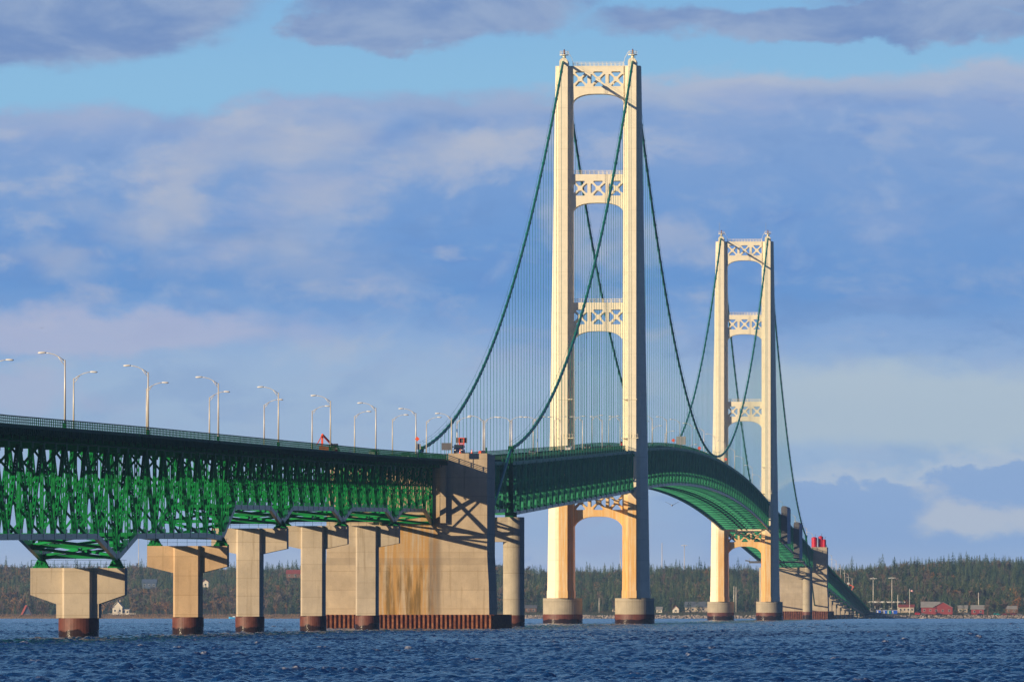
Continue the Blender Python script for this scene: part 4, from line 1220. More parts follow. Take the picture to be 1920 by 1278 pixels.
rows = []
r = 340.0
while r < 6300:
    rows.append(r); r += 0.30 if r < 620 else 0.45 if r < 900 else 0.8 if r < 1500 else 1.8 if r < 2600 else 5.0
rows = np.array(rows)
NC = 820
th = np.linspace(-0.125, 0.125, NC) + yaw
RR, TH = np.meshgrid(rows, th, indexing='ij')
WX = CX - RR * np.sin(TH); WY = RR * np.cos(TH)
Z0_ = -RR ** 2 / (2 * ER)
wd = 0.5
H1, DX1, DY1 = fft_tile(512, 83.0, 0.45, 30.0, 0.32, 3, wd, 0.7, 2.3)
H2, DX2, DY2 = fft_tile(256, 211.0, 4.0, 60.0, 0.20, 5, wd + 0.5, 2.0, 13.0)
ca, sa = math.cos(0.31), math.sin(0.31)
ax, ay = WX * ca - WY * sa, WX * sa + WY * ca
h = samp(H1, 83.0, ax, ay) + samp(H2, 211.0, WX, WY)
big = samp(H2, 211.0, WY * 0.31 + 50, WX * 0.37 + 20) / H2.std()          # gust patches
h *= (1 + 0.30 * np.clip(big, -2, 2))
dx = samp(DX1, 83.0, ax, ay); dy = samp(DY1, 83.0, ax, ay)
ddx, ddy = dx * ca + dy * sa, -dx * sa + dy * ca
foam = np.clip((h - 0.36) * 9.0, 0, 1).astype(np.float32)
VX = WX + ddx * 1.0; VY = WY + ddy * 1.0; VZ = Z0_ + h
nr = len(rows)
co = np.stack([VX, VY, VZ], -1).reshape(-1, 3).astype(np.float32)
# flat skirt under and around the detailed fan so the lake goes on in every direction
sk_r = [0.5, 60, 200, 450, 1000, 2000, 3200, 4500, 5600, 6500]; NS = 96
sk = []
for q in sk_r:
    for k in range(NS):
        t = 2 * math.pi * k / NS
        sk.append((CX + q * math.sin(t), q * math.cos(t), -q * q / (2 * ER) - 0.75))
base_i = len(co)
co = np.concatenate([co, np.array(sk, dtype=np.float32)])
idx = np.arange(nr * NC).reshape(nr, NC)
f = np.stack([idx[:-1, :-1], idx[:-1, 1:], idx[1:, 1:], idx[1:, :-1]], -1).reshape(-1, 4)[:, ::-1]
sf = []
for a in range(len(sk_r) - 1):
    for k in range(NS):
        k1 = (k + 1) % NS
        sf.append((base_i + a * NS + k, base_i + (a + 1) * NS + k, base_i + (a + 1) * NS + k1, base_i + a * NS + k1))
f = np.concatenate([f, np.array(sf)])


def np_mesh(name, co, faces, mat, attrs=None, smooth=False, nv=4):
    me = bpy.data.meshes.new(name)
    me.vertices.add(len(co)); me.vertices.foreach_set('co', np.ascontiguousarray(co, dtype=np.float32).ravel())
    nf_ = len(faces)
    me.loops.add(nf_ * nv); me.polygons.add(nf_)
    me.loops.foreach_set('vertex_index', np.ascontiguousarray(faces, dtype=np.int32).ravel())
    me.polygons.foreach_set('loop_start', np.arange(0, nf_ * nv, nv, dtype=np.int32))
    if smooth: me.polygons.foreach_set('use_smooth', np.ones(nf_, dtype=bool))
    for k, (typ, arr) in (attrs or {}).items():
        at = me.attributes.new(k, typ, 'POINT')
        at.data.foreach_set('value' if typ == 'FLOAT' else 'vector' if typ == 'FLOAT_VECTOR' else 'color', np.ascontiguousarray(arr, dtype=np.float32).ravel())
    me.update(calc_edges=True); me.validate()
    for m_ in (mat if isinstance(mat, list) else [mat]): me.materials.append(m_)
    ob = bpy.data.objects.new(name, me); COL.objects.link(ob)
    return ob


def water_mat():
    m, t, p = new_mat('choppy lake water')
    geo = t.node('ShaderNodeNewGeometry').outputs['Position']
    at = t.node('ShaderNodeAttribute'); at.attribute_name = 'foam'
    n = t.noise(geo, 0.02, 3, 0.5)
    n2 = t.noise(geo, 2.8, 4, 0.65)
    deep = t.ramp(n, [(0.3, (0.005, 0.042, 0.150, 1)), (0.7, (0.009, 0.062, 0.215, 1))])
    fm = t.m('MULTIPLY', at.outputs['Fac'], t.ss(n2, 0.46, 0.60))
    c = t.mix(fm, deep, (0.75, 0.76, 0.78, 1))
    t.l.new(c, p.inputs['Base Color'])
    t.l.new(t.m('MULTIPLY_ADD', fm, 0.6, 0.14), p.inputs['Roughness'])
    p.inputs['IOR'].default_value = 1.333
    bp = t.node('ShaderNodeBump'); bp.inputs['Strength'].default_value = 0.85; bp.inputs['Distance'].default_value = 0.2
    t.l.new(t.noise(geo, 3.2, 4, 0.6), bp.inputs['Height']); t.l.new(bp.outputs[0], p.inputs['Normal'])
    return m
wa = np_mesh('water', co, f, water_mat(), {'foam': ('FLOAT', np.concatenate([foam.ravel(), np.zeros(len(sk), np.float32)]))}, True)
tag(wa, 'choppy deep blue lake water', 'water', kind='structure')


# ------------------------------------------------------------------ far shore
rng = np.random.default_rng(11)
def shore_y(X): return 5690 + 40 * np.sin(X / 170.0 + 0.6) + 18 * np.sin(X / 57.0) + np.where(X < -330, (X + 330) * -0.25, 0.0)
def ground_z(X, Y):
    sy = shore_y(X); d = Y - sy
    z = np.where(d < 0, -6.0 + 0 * d, 0)
    bank = np.clip(d / 11.0, 0, 1) * np.where(X < -285, 1.9, 2.65)
    flat = np.clip((d - 14) / 150.0, 0, 1) * 2.6
    hill0 = 200 + 60 * np.sin(X / 150.0 + 1.0)
    hillx = 28.5 + 3.5 * np.sin(X / 210.0 + 0.5) + 2.2 * np.sin(X / 83.0) + np.where(X < -330, 4.5, 0) + 2.0 * np.sin(X / 37.0)
    t = np.clip((d - hill0) / 900.0, 0, 1)
    st_ = 0.55 * t + 0.45 * np.clip(np.sin((d - hill0) / 900.0 * 9.0) * 0.10 + t, 0, 1)
    hill = hillx * np.clip(st_, 0, 1) ** 0.85
    lake = -(((X - CX) ** 2 + Y ** 2) / (2 * ER))
    zz = lake - 1.2 + np.clip(d / 10.0, -1, 0) * 3 + bank + 0.9 * np.clip(d / 20, 0, 1) + flat + hill + np.where(d > 100, 0.001 * 0, 0)
    return zz + np.clip((Y - 6400) * 0.0012, 0, 2)
gx = np.linspace(-1300, 1000, 420); gy = np.concatenate([np.linspace(5560, 6000, 120), np.linspace(6004, 7900, 170)])
GX, GY = np.meshgrid(gx, gy, indexing='ij')
GZ = ground_z(GX, GY) + rng.normal(0, 0.12, GX.shape)
gc = np.stack([GX, GY, GZ], -1).reshape(-1, 3)
gi = np.arange(GX.size).reshape(GX.shape)
gf = np.stack([gi[:-1, :-1], gi[1:, :-1], gi[1:, 1:], gi[:-1, 1:]], -1).reshape(-1, 4)
def ground_mat():
    m, t, p = new_mat('shore ground')
    geo = t.node('ShaderNodeNewGeometry').outputs['Position']
    sp = t.node('ShaderNodeSeparateXYZ'); t.l.new(geo, sp.inputs[0])
    n = t.noise(geo, 0.03, 5, 0.6); n2 = t.noise(geo, 0.3, 5, 0.7)
    c = t.ramp(n, [(0.35, (0.085, 0.105, 0.03, 1)), (0.55, (0.13, 0.12, 0.045, 1)), (0.7, (0.20, 0.15, 0.07, 1))])
    c = t.mix(t.m('MULTIPLY', t.ss(n2, 0.45, 0.7), 0.4), c, (0.16, 0.11, 0.055, 1))
    reed = t.m('MULTIPLY', t.ss(sp.outputs[0], -235, -262), t.ss(sp.outputs[2], 1.0, 0.2))
    c = t.mix(reed, c, (0.34, 0.22, 0.11, 1))
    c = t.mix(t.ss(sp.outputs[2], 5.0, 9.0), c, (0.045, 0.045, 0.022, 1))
    t.l.new(c, p.inputs['Base Color']); p.inputs['Roughness'].default_value = 0.95; p.inputs['Specular IOR Level'].default_value = 0.1
    return m
g = np_mesh('ground', gc, gf, ground_mat(), None, True)
tag(g, 'low far shore rising into a wooded ridge', 'ground', kind='structure')


# tree kit: arrays of triangles of unit height
def tri_add(V, F, pts):
    o = len(V); V.extend(pts); F.append((o, o + 1, o + 2))
def conifer(seed, slim=0.2, tiers=8):
    r_ = random.Random(seed); V, F = [], []
    for k in range(5):
        a = 2 * math.pi * k / 5; b = 2 * math.pi * (k + 1) / 5
        tri_add(V, F, [(0.014 * math.cos(a), 0.014 * math.sin(a), 0), (0.014 * math.cos(b), 0.014 * math.sin(b), 0), (0, 0, 0.8)])
    for i in range(tiers):
        t = i / (tiers - 1); z = 0.12 + 0.80 * t; rad = slim * (1 - t) ** 0.85 + 0.02
        n = 9 - int(3 * t)
        ph = r_.random() * 6
        for k in range(n):
            if r_.random() < 0.10: continue
            a = ph + 2 * math.pi * (k + r_.uniform(-.2, .2)) / n; q = rad * r_.uniform(0.6, 1.25); w = 2.4 / n
            zz = z + r_.uniform(-.02, .02)
            tri_add(V, F, [(0.02 * math.cos(a), 0.02 * math.sin(a), zz + 0.10), (q * math.cos(a - w / 2), q * math.sin(a - w / 2), zz - 0.035), (q * .85 * math.cos(a + w / 2), q * .85 * math.sin(a + w / 2), zz - 0.02)])
    tri_add(V, F, [(-.012, 0, .9), (.012, 0, .9), (0, 0, 1.0)])
    return np.array(V), np.array(F)
def broad(seed, n=120, wid=0.27, bare=False):
    r_ = random.Random(seed); V, F = [], []
    for k in range(4):
        a = 2 * math.pi * k / 4; b = 2 * math.pi * (k + 1) / 4
        tri_add(V, F, [(0.018 * math.cos(a), 0.018 * math.sin(a), 0), (0.018 * math.cos(b), 0.018 * math.sin(b), 0), (0, 0, 0.7)])
    lobes = [(r_.uniform(-.5, .5) * wid, r_.uniform(-.5, .5) * wid, r_.uniform(.42, .82), r_.uniform(.35, .62) * wid) for _ in range(6)]
    for L in lobes:
        tri_add(V, F, [(-.006, 0, .25), (.006, 0, .25), (L[0], L[1], L[2])])
    if bare:
        for i in range(n):
            L = r_.choice(lobes); a = r_.random() * 6.28; e = r_.uniform(.1, 1.4); q = L[3] * r_.uniform(.8, 1.7)
            x2, y2, z2 = L[0] + q * math.cos(a) * math.cos(e), L[1] + q * math.sin(a) * math.cos(e), L[2] + q * math.sin(e)
            tri_add(V, F, [(L[0] * .5, L[1] * .5, L[2] - .1), (x2 + .012, y2, z2), (x2 - .012, y2 + .01, z2 - .02)])
    else:
        for i in range(n):
            L = r_.choice(lobes); d = Vector((r_.gauss(0, 1), r_.gauss(0, 1), r_.gauss(0, 1))).normalized() * L[3] * r_.uniform(.7, 1.15)
            c_ = Vector(L[:3]) + d; s_ = 0.034
            tri_add(V, F, [tuple(c_ + Vector((r_.uniform(-1, 1), r_.uniform(-1, 1), r_.uniform(-1, 1))) * s_ * 1.6) for _ in range(3)])
    return np.array(V), np.array(F)
KIT = [conifer(1, .21), conifer(2, .25), conifer(3, .16, 9), conifer(4, .30, 7), broad(5), broad(6, 100, .32), broad(7, 90, .26, True), broad(8, 110, .3, True)]
KIT_N = 8

def foliage_mat(name):
    m, t, p = new_mat(name)
    at = t.node('ShaderNodeAttribute'); at.attribute_name = 'tint'
    t.l.new(at.outputs['Color'], p.inputs['Base Color'])
    p.inputs['Roughness'].default_value = 0.85; p.inputs['Specular IOR Level'].default_value = 0.1
    return m
M['foliage'] = foliage_mat('foliage')

def trees_mesh(name, spots):
    """spots: list of (x, y, z, height, kit index, colour, spin)"""
    cos, fs, cols = [], [], []; off = 0
    for (x, y, z, h_, k, col, sp_) in spots:
        V, F = KIT[k]; c_, s_ = math.cos(sp_), math.sin(sp_)
        P = np.empty((len(V), 3)); P[:, 0] = (V[:, 0] * c_ - V[:, 1] * s_) * h_ + x; P[:, 1] = (V[:, 0] * s_ + V[:, 1] * c_) * h_ + y; P[:, 2] = V[:, 2] * h_ + z
        cos.append(P); fs.append(F + off); off += len(V)
        jit = 1 + 0.28 * (np.repeat(rng.random(len(F)), 3) - .5)
        cols.append(np.concatenate([np.array(col)[None, :] * jit[:, None], np.ones((len(V), 1))], 1))
    ob = np_mesh(name, np.concatenate(cos), np.concatenate(fs), M['foliage'], {'tint': ('FLOAT_COLOR', np.concatenate(cols))}, False, 3)
    return ob

CLEAR = [(276, 6330, 24, 170), (382, 6330, 9, 170), (552, 6400, 22, 170), (216, 5800, 22, 60), (231, 5800, 22, 60), (42, 5810, 14, 60), (1410, 6700, 34, 160), (1440, 6150, 30, 200)]
def clearing(X, Y):
    d = Y - shore_y(X)
    if d < 150 and X > -300: return True
    if d < 42 : return True
    for (px_, Yh_, hwp, dep_) in CLEAR:
        if -dep_ < Y - Yh_ < 8 and abs((X - CX) / Y * FPX + 1970 - px_) < hwp: return True
    return False
rr = random.Random(4)
spots = []
C_SPR = [(0.034, 0.066, 0.038), (0.058, 0.096, 0.048), (0.092, 0.130, 0.060), (0.125, 0.150, 0.070)]
C_BARE = [(0.14, 0.11, 0.085), (0.115, 0.10, 0.075), (0.16, 0.115, 0.085)]
C_ORG = [(0.28, 0.12, 0.03), (0.24, 0.15, 0.05), (0.30, 0.16, 0.06)]
yy = 5745.0
while yy < 7350:
    step_x = 6.2 if yy < 6200 else 8.0
    xx = -760 + rr.random() * 6 - 0.0
    x_lo = CX - (yy * 0.150); x_hi = CX + yy * 0.035
    xx = x_lo
    while xx < x_hi:
        X_ = xx + rr.uniform(-3, 3); Y_ = yy + rr.uniform(-4, 4)
        if not clearing(X_, Y_):
            pn = 0.5 + 0.5 * math.sin(X_ / 41.0 + 1.7 * math.sin(Y_ / 97.0)) * math.sin(Y_ / 120.0 + X_ / 190.0)
            decid = 0.20 + 0.40 * (pn > 0.60) + (0.45 if (X_ < -420 and Y_ < 6150) else 0) + (0.35 if (Y_ > 6800 and X_ < -250) else 0)
            u_ = rr.random(); z_ = float(ground_z(np.array(X_), np.array(Y_)))
            if u_ > decid: k = rr.randrange(4); col = rr.choice(C_SPR); H_ = rr.triangular(6, 17, 10.5) * (1.3 if rr.random() < .05 else 1)
            else:
                v_ = rr.random()
                if v_ < 0.50: k = 6 + rr.randrange(2); col = rr.choice(C_BARE); H_ = rr.uniform(8, 13)
                elif v_ < (0.85 if X_ < -420 else 0.64): k = 4 + rr.randrange(2); col = rr.choice(C_ORG); H_ = rr.uniform(7, 11)
                else: k = 4 + rr.randrange(2); col = (0.06, 0.085, 0.03); H_ = rr.uniform(8, 12)
            spots.append((X_, Y_, z_ - 0.3, H_, k, col, rr.random() * 6.28))
        xx += step_x
    yy += 9.0 if yy < 6300 else 12.5
fo = trees_mesh('forest', spots)
tag(fo, 'dark spruce wood mixed with bare brown and orange trees on the ridge', 'forest', kind='stuff')
print('forest trees', len(spots))

# riprap and scrub along the water's edge
def rocks(name, spots_):
    cos, fs, off = [], [], 0
    base = np.array([(1, 0, 0), (-1, 0, 0), (0, 1, 0), (0, -1, 0), (0, 0, 1), (0, 0, -1)], float)
    ft = np.array([(0, 2, 4), (2, 1, 4), (1, 3, 4), (3, 0, 4), (2, 0, 5), (1, 2, 5), (3, 1, 5), (0, 3, 5)])
    for (x, y, z, s_) in spots_:
        P = base * rng.uniform(.5, 1.2, (6, 3)) * s_; a = rng.random() * 6.28; c_, q_ = math.cos(a), math.sin(a)
        P = np.stack([P[:, 0] * c_ - P[:, 1] * q_, P[:, 0] * q_ + P[:, 1] * c_, P[:, 2] * .75], 1) + np.array([x, y, z])
        cos.append(P); fs.append(ft + off); off += 6
    return np.concatenate(cos), np.concatenate(fs)
sp_ = []
for i in range(8000):
    X_ = rr.uniform(-310, 330); d_ = rr.uniform(-3, 12); Y_ = float(shore_y(np.array(X_))) + d_
    sp_.append((X_, Y_, float(ground_z(np.array(X_), np.array(Y_))) + 0.15, rr.uniform(0.55, 1.5)))
for i in range(500):
    X_ = rr.gauss(10, 8); Y_ = rr.uniform(5560, 5660); sp_.append((X_, Y_, float(curv(X_, Y_)) + rr.uniform(0, 2.6) * max(0, 1 - abs(X_ - 14) / 20), rr.uniform(.7, 1.6)))
rc, rf = rocks('riprap', sp_)
M['rock'] = simple('pale shore boulders', (0.36, 0.30, 0.25), 0.95, 0, 0.6, 0.25)
tag(np_mesh('riprap', rc, rf, M['rock'], None, False, 3), 'pale boulders lining the far waterline', 'rocks', kind='stuff')
sp_ = []
for i in range(900):
    X_ = rr.uniform(-240, 170); d_ = rr.uniform(12, 150); Y_ = float(shore_y(np.array(X_))) + d_
    if rr.random() < .55 and d_ < 90: continue
    sp_.append((X_, Y_, float(ground_z(np.array(X_), np.array(Y_))) - .1, rr.uniform(1.2, 3.2), rr.choice((4, 5, 6)), rr.choice(C_SPR + C_BARE + [(0.09, 0.10, 0.04)]), rr.random() * 6))
tag(trees_mesh('shrubs', sp_), 'low scrub scattered on the grassy shore', 'shrubs', kind='stuff')
sp_ = []
for i in range(2600):
    X_ = rr.uniform(-700, -285); d_ = rr.uniform(0, 40); Y_ = float(shore_y(np.array(X_))) + d_
    sp_.append((X_, Y_, float(ground_z(np.array(X_), np.array(Y_))) - .2, rr.uniform(1.0, 2.2), rr.choice((6, 7)), rr.choice([(0.36, 0.24, 0.13), (0.30, 0.19, 0.10), (0.24, 0.17, 0.09)]), rr.random() * 6))
tag(trees_mesh('reeds', sp_), 'tan reeds along the waterline at the left', 'reeds', kind='stuff')


def wx(px, Y): return CX + (px - 1970.0) / FPX * Y
def gz(x, y): return float(ground_z(np.array(float(x)), np.array(float(y))))

# abutment and causeway at the far end of the bridge
ab = thing('abutment', (0, Y_ABUT, 0), 'stone causeway where the bridge reaches the far shore', 'embankment')
mb = MB()
mb.loft([[(-16, Y_ABUT - 60, -5), (24, Y_ABUT - 60, -5), (58, 5745, -5), (-30, 5745, -5)], [(-9.5, Y_ABUT + 1, deckz(Y_ABUT) - .45), (9.5, Y_ABUT + 1, deckz(Y_ABUT) - .45), (14, 5745, 1.2), (-12, 5745, 1.2)]])
mb.build('embankment', simple('dark rubble embankment', (0.05, 0.048, 0.045), .95, 0, .4, .3), ab)
mb = MB(); mb.box((0, (Y_ABUT + 5760) / 2, 1.55), (17, 5760 - Y_ABUT, .3)); mb.build('roadway', 'asphalt', ab)

def far_tree(px, Y, H_, k, col, label, name):
    x = wx(px, Y); V, F = KIT[k]; z = gz(x, Y)
    root = thing(name, (x, Y, z), label, 'tree')
    cc = np.concatenate([np.array(col)[None, :] * (1 + .3 * (np.repeat(rng.random(len(F)), 3) - .5))[:, None], np.ones((len(V), 1))], 1)
    ob = np_mesh('crown', V * H_, F, M['foliage'], {'tint': ('FLOAT_COLOR', cc)}, False, 3); ob.parent = root
    mb = MB(); mb.cyl((x, Y), H_ * .022, z - .2, z + H_ * .5, 8, H_ * .012); mb.build('trunk', 'brownwall', root)
for px, Y, H_, k, col, lab, nm in (
        (1852, 5760, 13, 6, C_BARE[0], 'bare reddish tree in front of the small red building', 'bare_tree'), (1866, 5765, 11, 7, C_BARE[1], 'bare greyish tree just right of the small red building', 'bare_tree'),
        (1886, 5768, 12, 7, C_BARE[2], 'bare rust-brown tree above the parked vehicles near the right edge', 'bare_tree'), (1908, 5850, 14, 4, C_ORG[0], 'orange-leaved tree at the right edge of the shore', 'autumn_tree'),
        (1903, 6050, 17, 5, C_ORG[1], 'tall golden tree standing behind the shore lots at the right', 'autumn_tree'), (1783, 5830, 13, 0, C_SPR[2], 'dark spruce touching the right gable of the red lodge', 'spruce_tree'),
        (1795, 5835, 11, 3, C_SPR[3], 'shorter green spruce between the red lodge and the small red building', 'spruce_tree'), (1806, 5832, 10, 1, C_SPR[1], 'bushy spruce left of the small red building', 'spruce_tree'),
        (1714, 5880, 13, 1, C_SPR[1], 'dark spruce behind the flagpole', 'spruce_tree'), (1722, 5870, 11, 3, C_SPR[2], 'spruce left of the red lodge', 'spruce_tree'),
        (1296, 5810, 7.5, 0, C_SPR[1], 'small spruce in front of the long grey-roofed hall', 'spruce_tree'), (1262, 5800, 8, 3, C_SPR[2], 'small spruce by the red-gabled cottage', 'spruce_tree'),
        (1254, 5800, 6.5, 1, C_SPR[0], 'smallest spruce left of the red-gabled cottage', 'spruce_tree'), (1399, 5840, 10, 6, C_BARE[1], 'bare tree between the far tower legs', 'bare_tree'),
        (1130, 5800, 8, 1, C_SPR[2], 'small spruce seen left of the right leg of the nearer tower', 'spruce_tree'), (1312, 7000, 22, 2, C_SPR[0], 'tall spire-like spruce rising above the ridge line left of the far tower', 'spruce_tree'),
        (1052, 7000, 20, 2, C_SPR[0], 'tall spruce on the ridge hidden by the left leg of the nearer tower', 'spruce_tree'), (40, 5860, 14, 5, C_ORG[0], 'orange tree behind the a-frame cottage', 'autumn_tree'),
        (18, 5850, 15, 4, C_ORG[2], 'large pale orange tree at the far left shore', 'autumn_tree'), (62, 5840, 12, 6, C_BARE[0], 'bare tree right of the a-frame cottage', 'bare_tree')):
    far_tree(px, Y, H_, k, col, lab, nm)


def house(name, px, Y, w, d, h_, rh, wall, roof, label, rz=0.0, gable='x', nwin=3, z=None, cat='house', chimney=False, eave=0.5):
    x = wx(px, Y); z = gz(x, Y) if z is None else z
    root = thing(name, (0, 0, 0), label, cat)
    mb = MB()
    if gable == 'y':   # gable end faces the camera
        mb.prism([(-w / 2, 0), (w / 2, 0), (w / 2, h_), (0, h_ + rh), (-w / 2, h_)], -d / 2, d / 2)
    else: mb.box((0, 0, h_ / 2), (w, d, h_)); mb.prismx([(-d / 2, h_), (d / 2, h_), (0, h_ + rh)], -w / 2 + .01, w / 2 - .01)
    mb.build('wall', wall, root)
    mb = MB(); e = eave
    if gable == 'y':
        s_ = rh / (w / 2)
        for sg in (-1, 1): mb.prism([(0, h_ + rh + .05), (sg * (w / 2 + e), h_ - s_ * e + .05), (sg * (w / 2 + e), h_ - s_ * e + .3), (0, h_ + rh + .3)], -d / 2 - e, d / 2 + e)
    else:
        s_ = rh / (d / 2)
        for sg in (-1, 1): mb.prismx([(0, h_ + rh + .05), (sg * (d / 2 + e), h_ - s_ * e + .05), (sg * (d / 2 + e), h_ - s_ * e + .3), (0, h_ + rh + .3)], -w / 2 - e, w / 2 + e)
    rf = mb.build('roof', roof, root)
    if chimney:
        mb = MB(); mb.box((w * .2, 0, h_ + rh + .3), (.8, .8, 2.0)); mb.build('chimney', 'creamwall', rf)
    for i in range(nwin):
        xx = -w / 2 + w * (i + .5) / nwin
        mb = MB(); mb.box((xx, -d / 2 - .03, h_ * .55), (min(1.4, w / nwin * .5), .12, min(1.5, h_ * .45)))
        fr = mb.build('window', 'white', root)
        mb = MB(); mb.box((xx, -d / 2 - .07, h_ * .55), (min(1.4, w / nwin * .5) - .25, .12, min(1.5, h_ * .45) - .25)); mb.build('pane', 'window', fr)
    root.location = (x, Y, z); root.rotation_euler = (0, 0, rz)
    return root
house('lodge', 1768, 5800, 14, 12, 4.8, 3.8, 'redwall', 'roofgrey', 'large red lodge gable with grey roof on the right shore', gable='y', nwin=3, cat='building')
house('lodge_wing', 1745, 5806, 13, 11, 5.0, 3.6, 'redwall', 'roofgrey', 'long red wing joined to the left of the red lodge', nwin=3, cat='building')
house('shop_building', 1833, 5790, 9, 9, 4.0, 2.6, 'redwall', 'roofgrey', 'small red building with hipped grey roof near the right edge', gable='x', nwin=2, cat='building')
house('hall', 1320, 5830, 26, 14, 3.6, 3.6, 'creamwall', 'roofblue', 'long hall with blue-grey roof left of the far tower', nwin=7, cat='building')
house('cottage', 1268, 5800, 4.5, 6, 2.6, 2.4, 'whitewall', 'roofred', 'little white cottage with red gable beside the long hall', gable='y', nwin=1)
house('cottage', 1237, 5800, 4, 6, 2.4, 1.6, 'whitewall', 'roofgrey', 'tiny pale shed just right of the nearer tower caisson', nwin=1)
house('cottage', 996, 5830, 8, 7, 3.0, 1.8, 'brownwall', 'dgrey', 'brown low house between the near anchorage and the nearer tower', nwin=2)
house('boathouse', 216, 5800, 7.0, 8, 5.6, 3.8, 'whitewall', 'whitewall', 'bright white gabled lakeside house seen between the first two piers', gable='y', nwin=2, chimney=True)
house('boathouse_annex', 231, 5801, 5.5, 7, 3.6, .6, 'whitewall', 'whitewall', 'flat white annex on the right of the bright lakeside house', nwin=2, cat='house')
house('a_frame_cottage', 42, 5810, 6.0, 8, 1.4, 6.0, 'bluewall', 'roofred', 'a-frame cottage with a red roof slope at the far left', gable='y', nwin=1, rz=0.28)
house('house', 276, 6330, 11, 8, 4.6, 2.4, 'bluewall', 'bluewall', 'slate blue house among trees high on the left hill', nwin=3, z=gz(wx(276, 6330), 6330) + 6)
house('house', 382, 6330, 5, 7, 4.0, 2.0, 'whitewall', 'roofred', 'small white house with red roof right of the second pier', gable='y', nwin=1, z=gz(wx(382, 6330), 6330) + 6)
house('house', 552, 6400, 14, 9, 3.6, 2.6, 'brownwall', 'roofred', 'brown house with red roof on the hill between the third and fourth piers', nwin=3, z=gz(wx(552, 6400), 6400) + 7)
house('cottage', 1805, 5880, 7, 7, 3.0, 2.0, 'creamwall', 'roofgrey', 'pale low house between the red lodge and the small red building', nwin=2)
house('cottage', 1896, 5860, 8, 7, 3.0, 2.0, 'brownwall', 'roofgrey', 'brown low house among bare trees near the right edge', nwin=2)
house('cottage', 1158, 5850, 7, 7, 2.8, 1.8, 'creamwall', 'roofblue', 'pale low house seen beside the right leg of the nearer tower', nwin=2)
# deck rail of the white lakeside house
root = thing('fence', (wx(222, 5790), 5790, 0), 'white terrace railing in front of the bright lakeside house', 'fence')
z_ = gz(wx(222, 5790), 5790)
mb = MB()
for h_ in (.5, 1.0, 1.5): mb.bar((wx(194, 5790), 5790, z_ + h_), (wx(249, 5790), 5790, z_ + h_), .12, .12)
for i in range(17): mb.box((wx(194 + i * 55 / 16, 5790), 5790, z_ + .75), (.15, .15, 1.5))
mb.build('railing', 'whitewall', root)

# toll plaza
root = thing('toll_plaza', (wx(1668, 5900), 5900, 0), 'long white toll canopy on pillars at the end of the bridge', 'toll plaza')
xa, xb, Y_ = wx(1628, 5900), wx(1698, 5900), 5900; z_ = gz((xa + xb) / 2, Y_)
mb = MB(); mb.box(((xa + xb) / 2, Y_, z_ + 7.2), (xb - xa, 10, 1.1)); mb.build('canopy', 'white', root)
for i in range(8):
    x_ = xa + (xb - xa) * (i + .5) / 8
    mb = MB(); mb.box((x_, Y_, z_ + 3.3), (.5, .5, 6.6)); mb.build('pillar', 'white', root)
    if i % 2 == 0 and i < 7:
        mb = MB(); mb.box((x_ + 1.5, Y_ - 2, z_ + 1.5), (1.5, 3, 3.0)); b = mb.build('booth', 'white', root)
        mb = MB(); mb.box((x_ + 1.5, Y_ - 3.55, z_ + 1.9), (1.1, .1, 1.1)); mb.build('window', 'window', b)
house('office', 1700, 5860, 11, 10, 4.0, 1.6, 'creamwall', 'roofred', 'low pale office with reddish roof right of the toll canopy', nwin=4, cat='building')
for i, (px, w_, mt, lab) in enumerate(((1648, 3.2, 'bluesign', 'bright blue portable cabin, leftmost of the row before the toll plaza'), (1660, 2.8, 'bluesign', 'bright blue portable cabin in the middle of the row before the toll plaza'),
                                       (1668, 3.0, 'teal', 'teal portable cabin between two blue ones'), (1677, 4.6, 'bluesign', 'widest blue portable cabin at the right of the row before the toll plaza'))):
    x_, Y_ = wx(px, 5790), 5790; z_ = gz(x_, Y_)
    root = thing('portable_cabin', (x_, Y_, z_), lab, 'cabin', 'coloured cabins before the toll plaza')
    mb = MB(); mb.box((x_, Y_, z_ + 1.5), (w_, 3, 2.6)); mb.build('body', mt, root)
    mb = MB(); mb.box((x_, Y_, z_ + 2.9), (w_ + .3, 3.3, .2)); mb.build('roof', 'white', root)
    mb = MB(); mb.box((x_ - w_ * .22, Y_ - 1.53, z_ + 1.3), (.9, .06, 2.0)); mb.build('door', 'white', root)
# high masts, flag, poles
def mast(px, Y, ztop_px, label, head=True, name='light_mast', cat='light mast'):
    x_ = wx(px, Y); z_ = gz(x_, Y); zt = CZ + (1141 - ztop_px) / FPX * Y
    root = thing(name, (x_, Y, z_), label, cat)
    mb = MB(); mb.tube([(x_, Y, z_), (x_, Y, zt)], [.36, .22], 8); mb.build('pole', 'galv', root, True)
    if head:
        mb = MB(); mb.cyl((x_, Y), 1.1, zt - .2, zt + .25, 14)
        for k in range(6):
            t = math.pi * k / 3; mb.box((x_ + 2.0 * math.cos(t), Y + 1.6 * math.sin(t), zt), (1.2, .9, .45))
        mb.tube([(x_, Y, zt), (x_, Y, zt + 1)], .12, 5)
        mb.build('lamp_ring', 'white', root)
mast(1638, 5880, 1084, 'high-mast light over the toll plaza, left of the pair'); mast(1673, 5880, 1083, 'high-mast light over the toll plaza, right of the pair')
mast(1684, 5860, 1114, 'short thin lamp pole right of the high masts', False, 'pole', 'pole'); mast(1835, 5850, 1110, 'thin white pole above the small red building', False, 'pole', 'pole')
mast(1242, 6900, 1017, 'lone tall radio mast on the ridge between the towers', False, 'radio_mast', 'radio mast'); mast(1284, 6900, 1022, 'radio mast with a small head nearer the farther tower', True, 'radio_mast', 'radio mast')
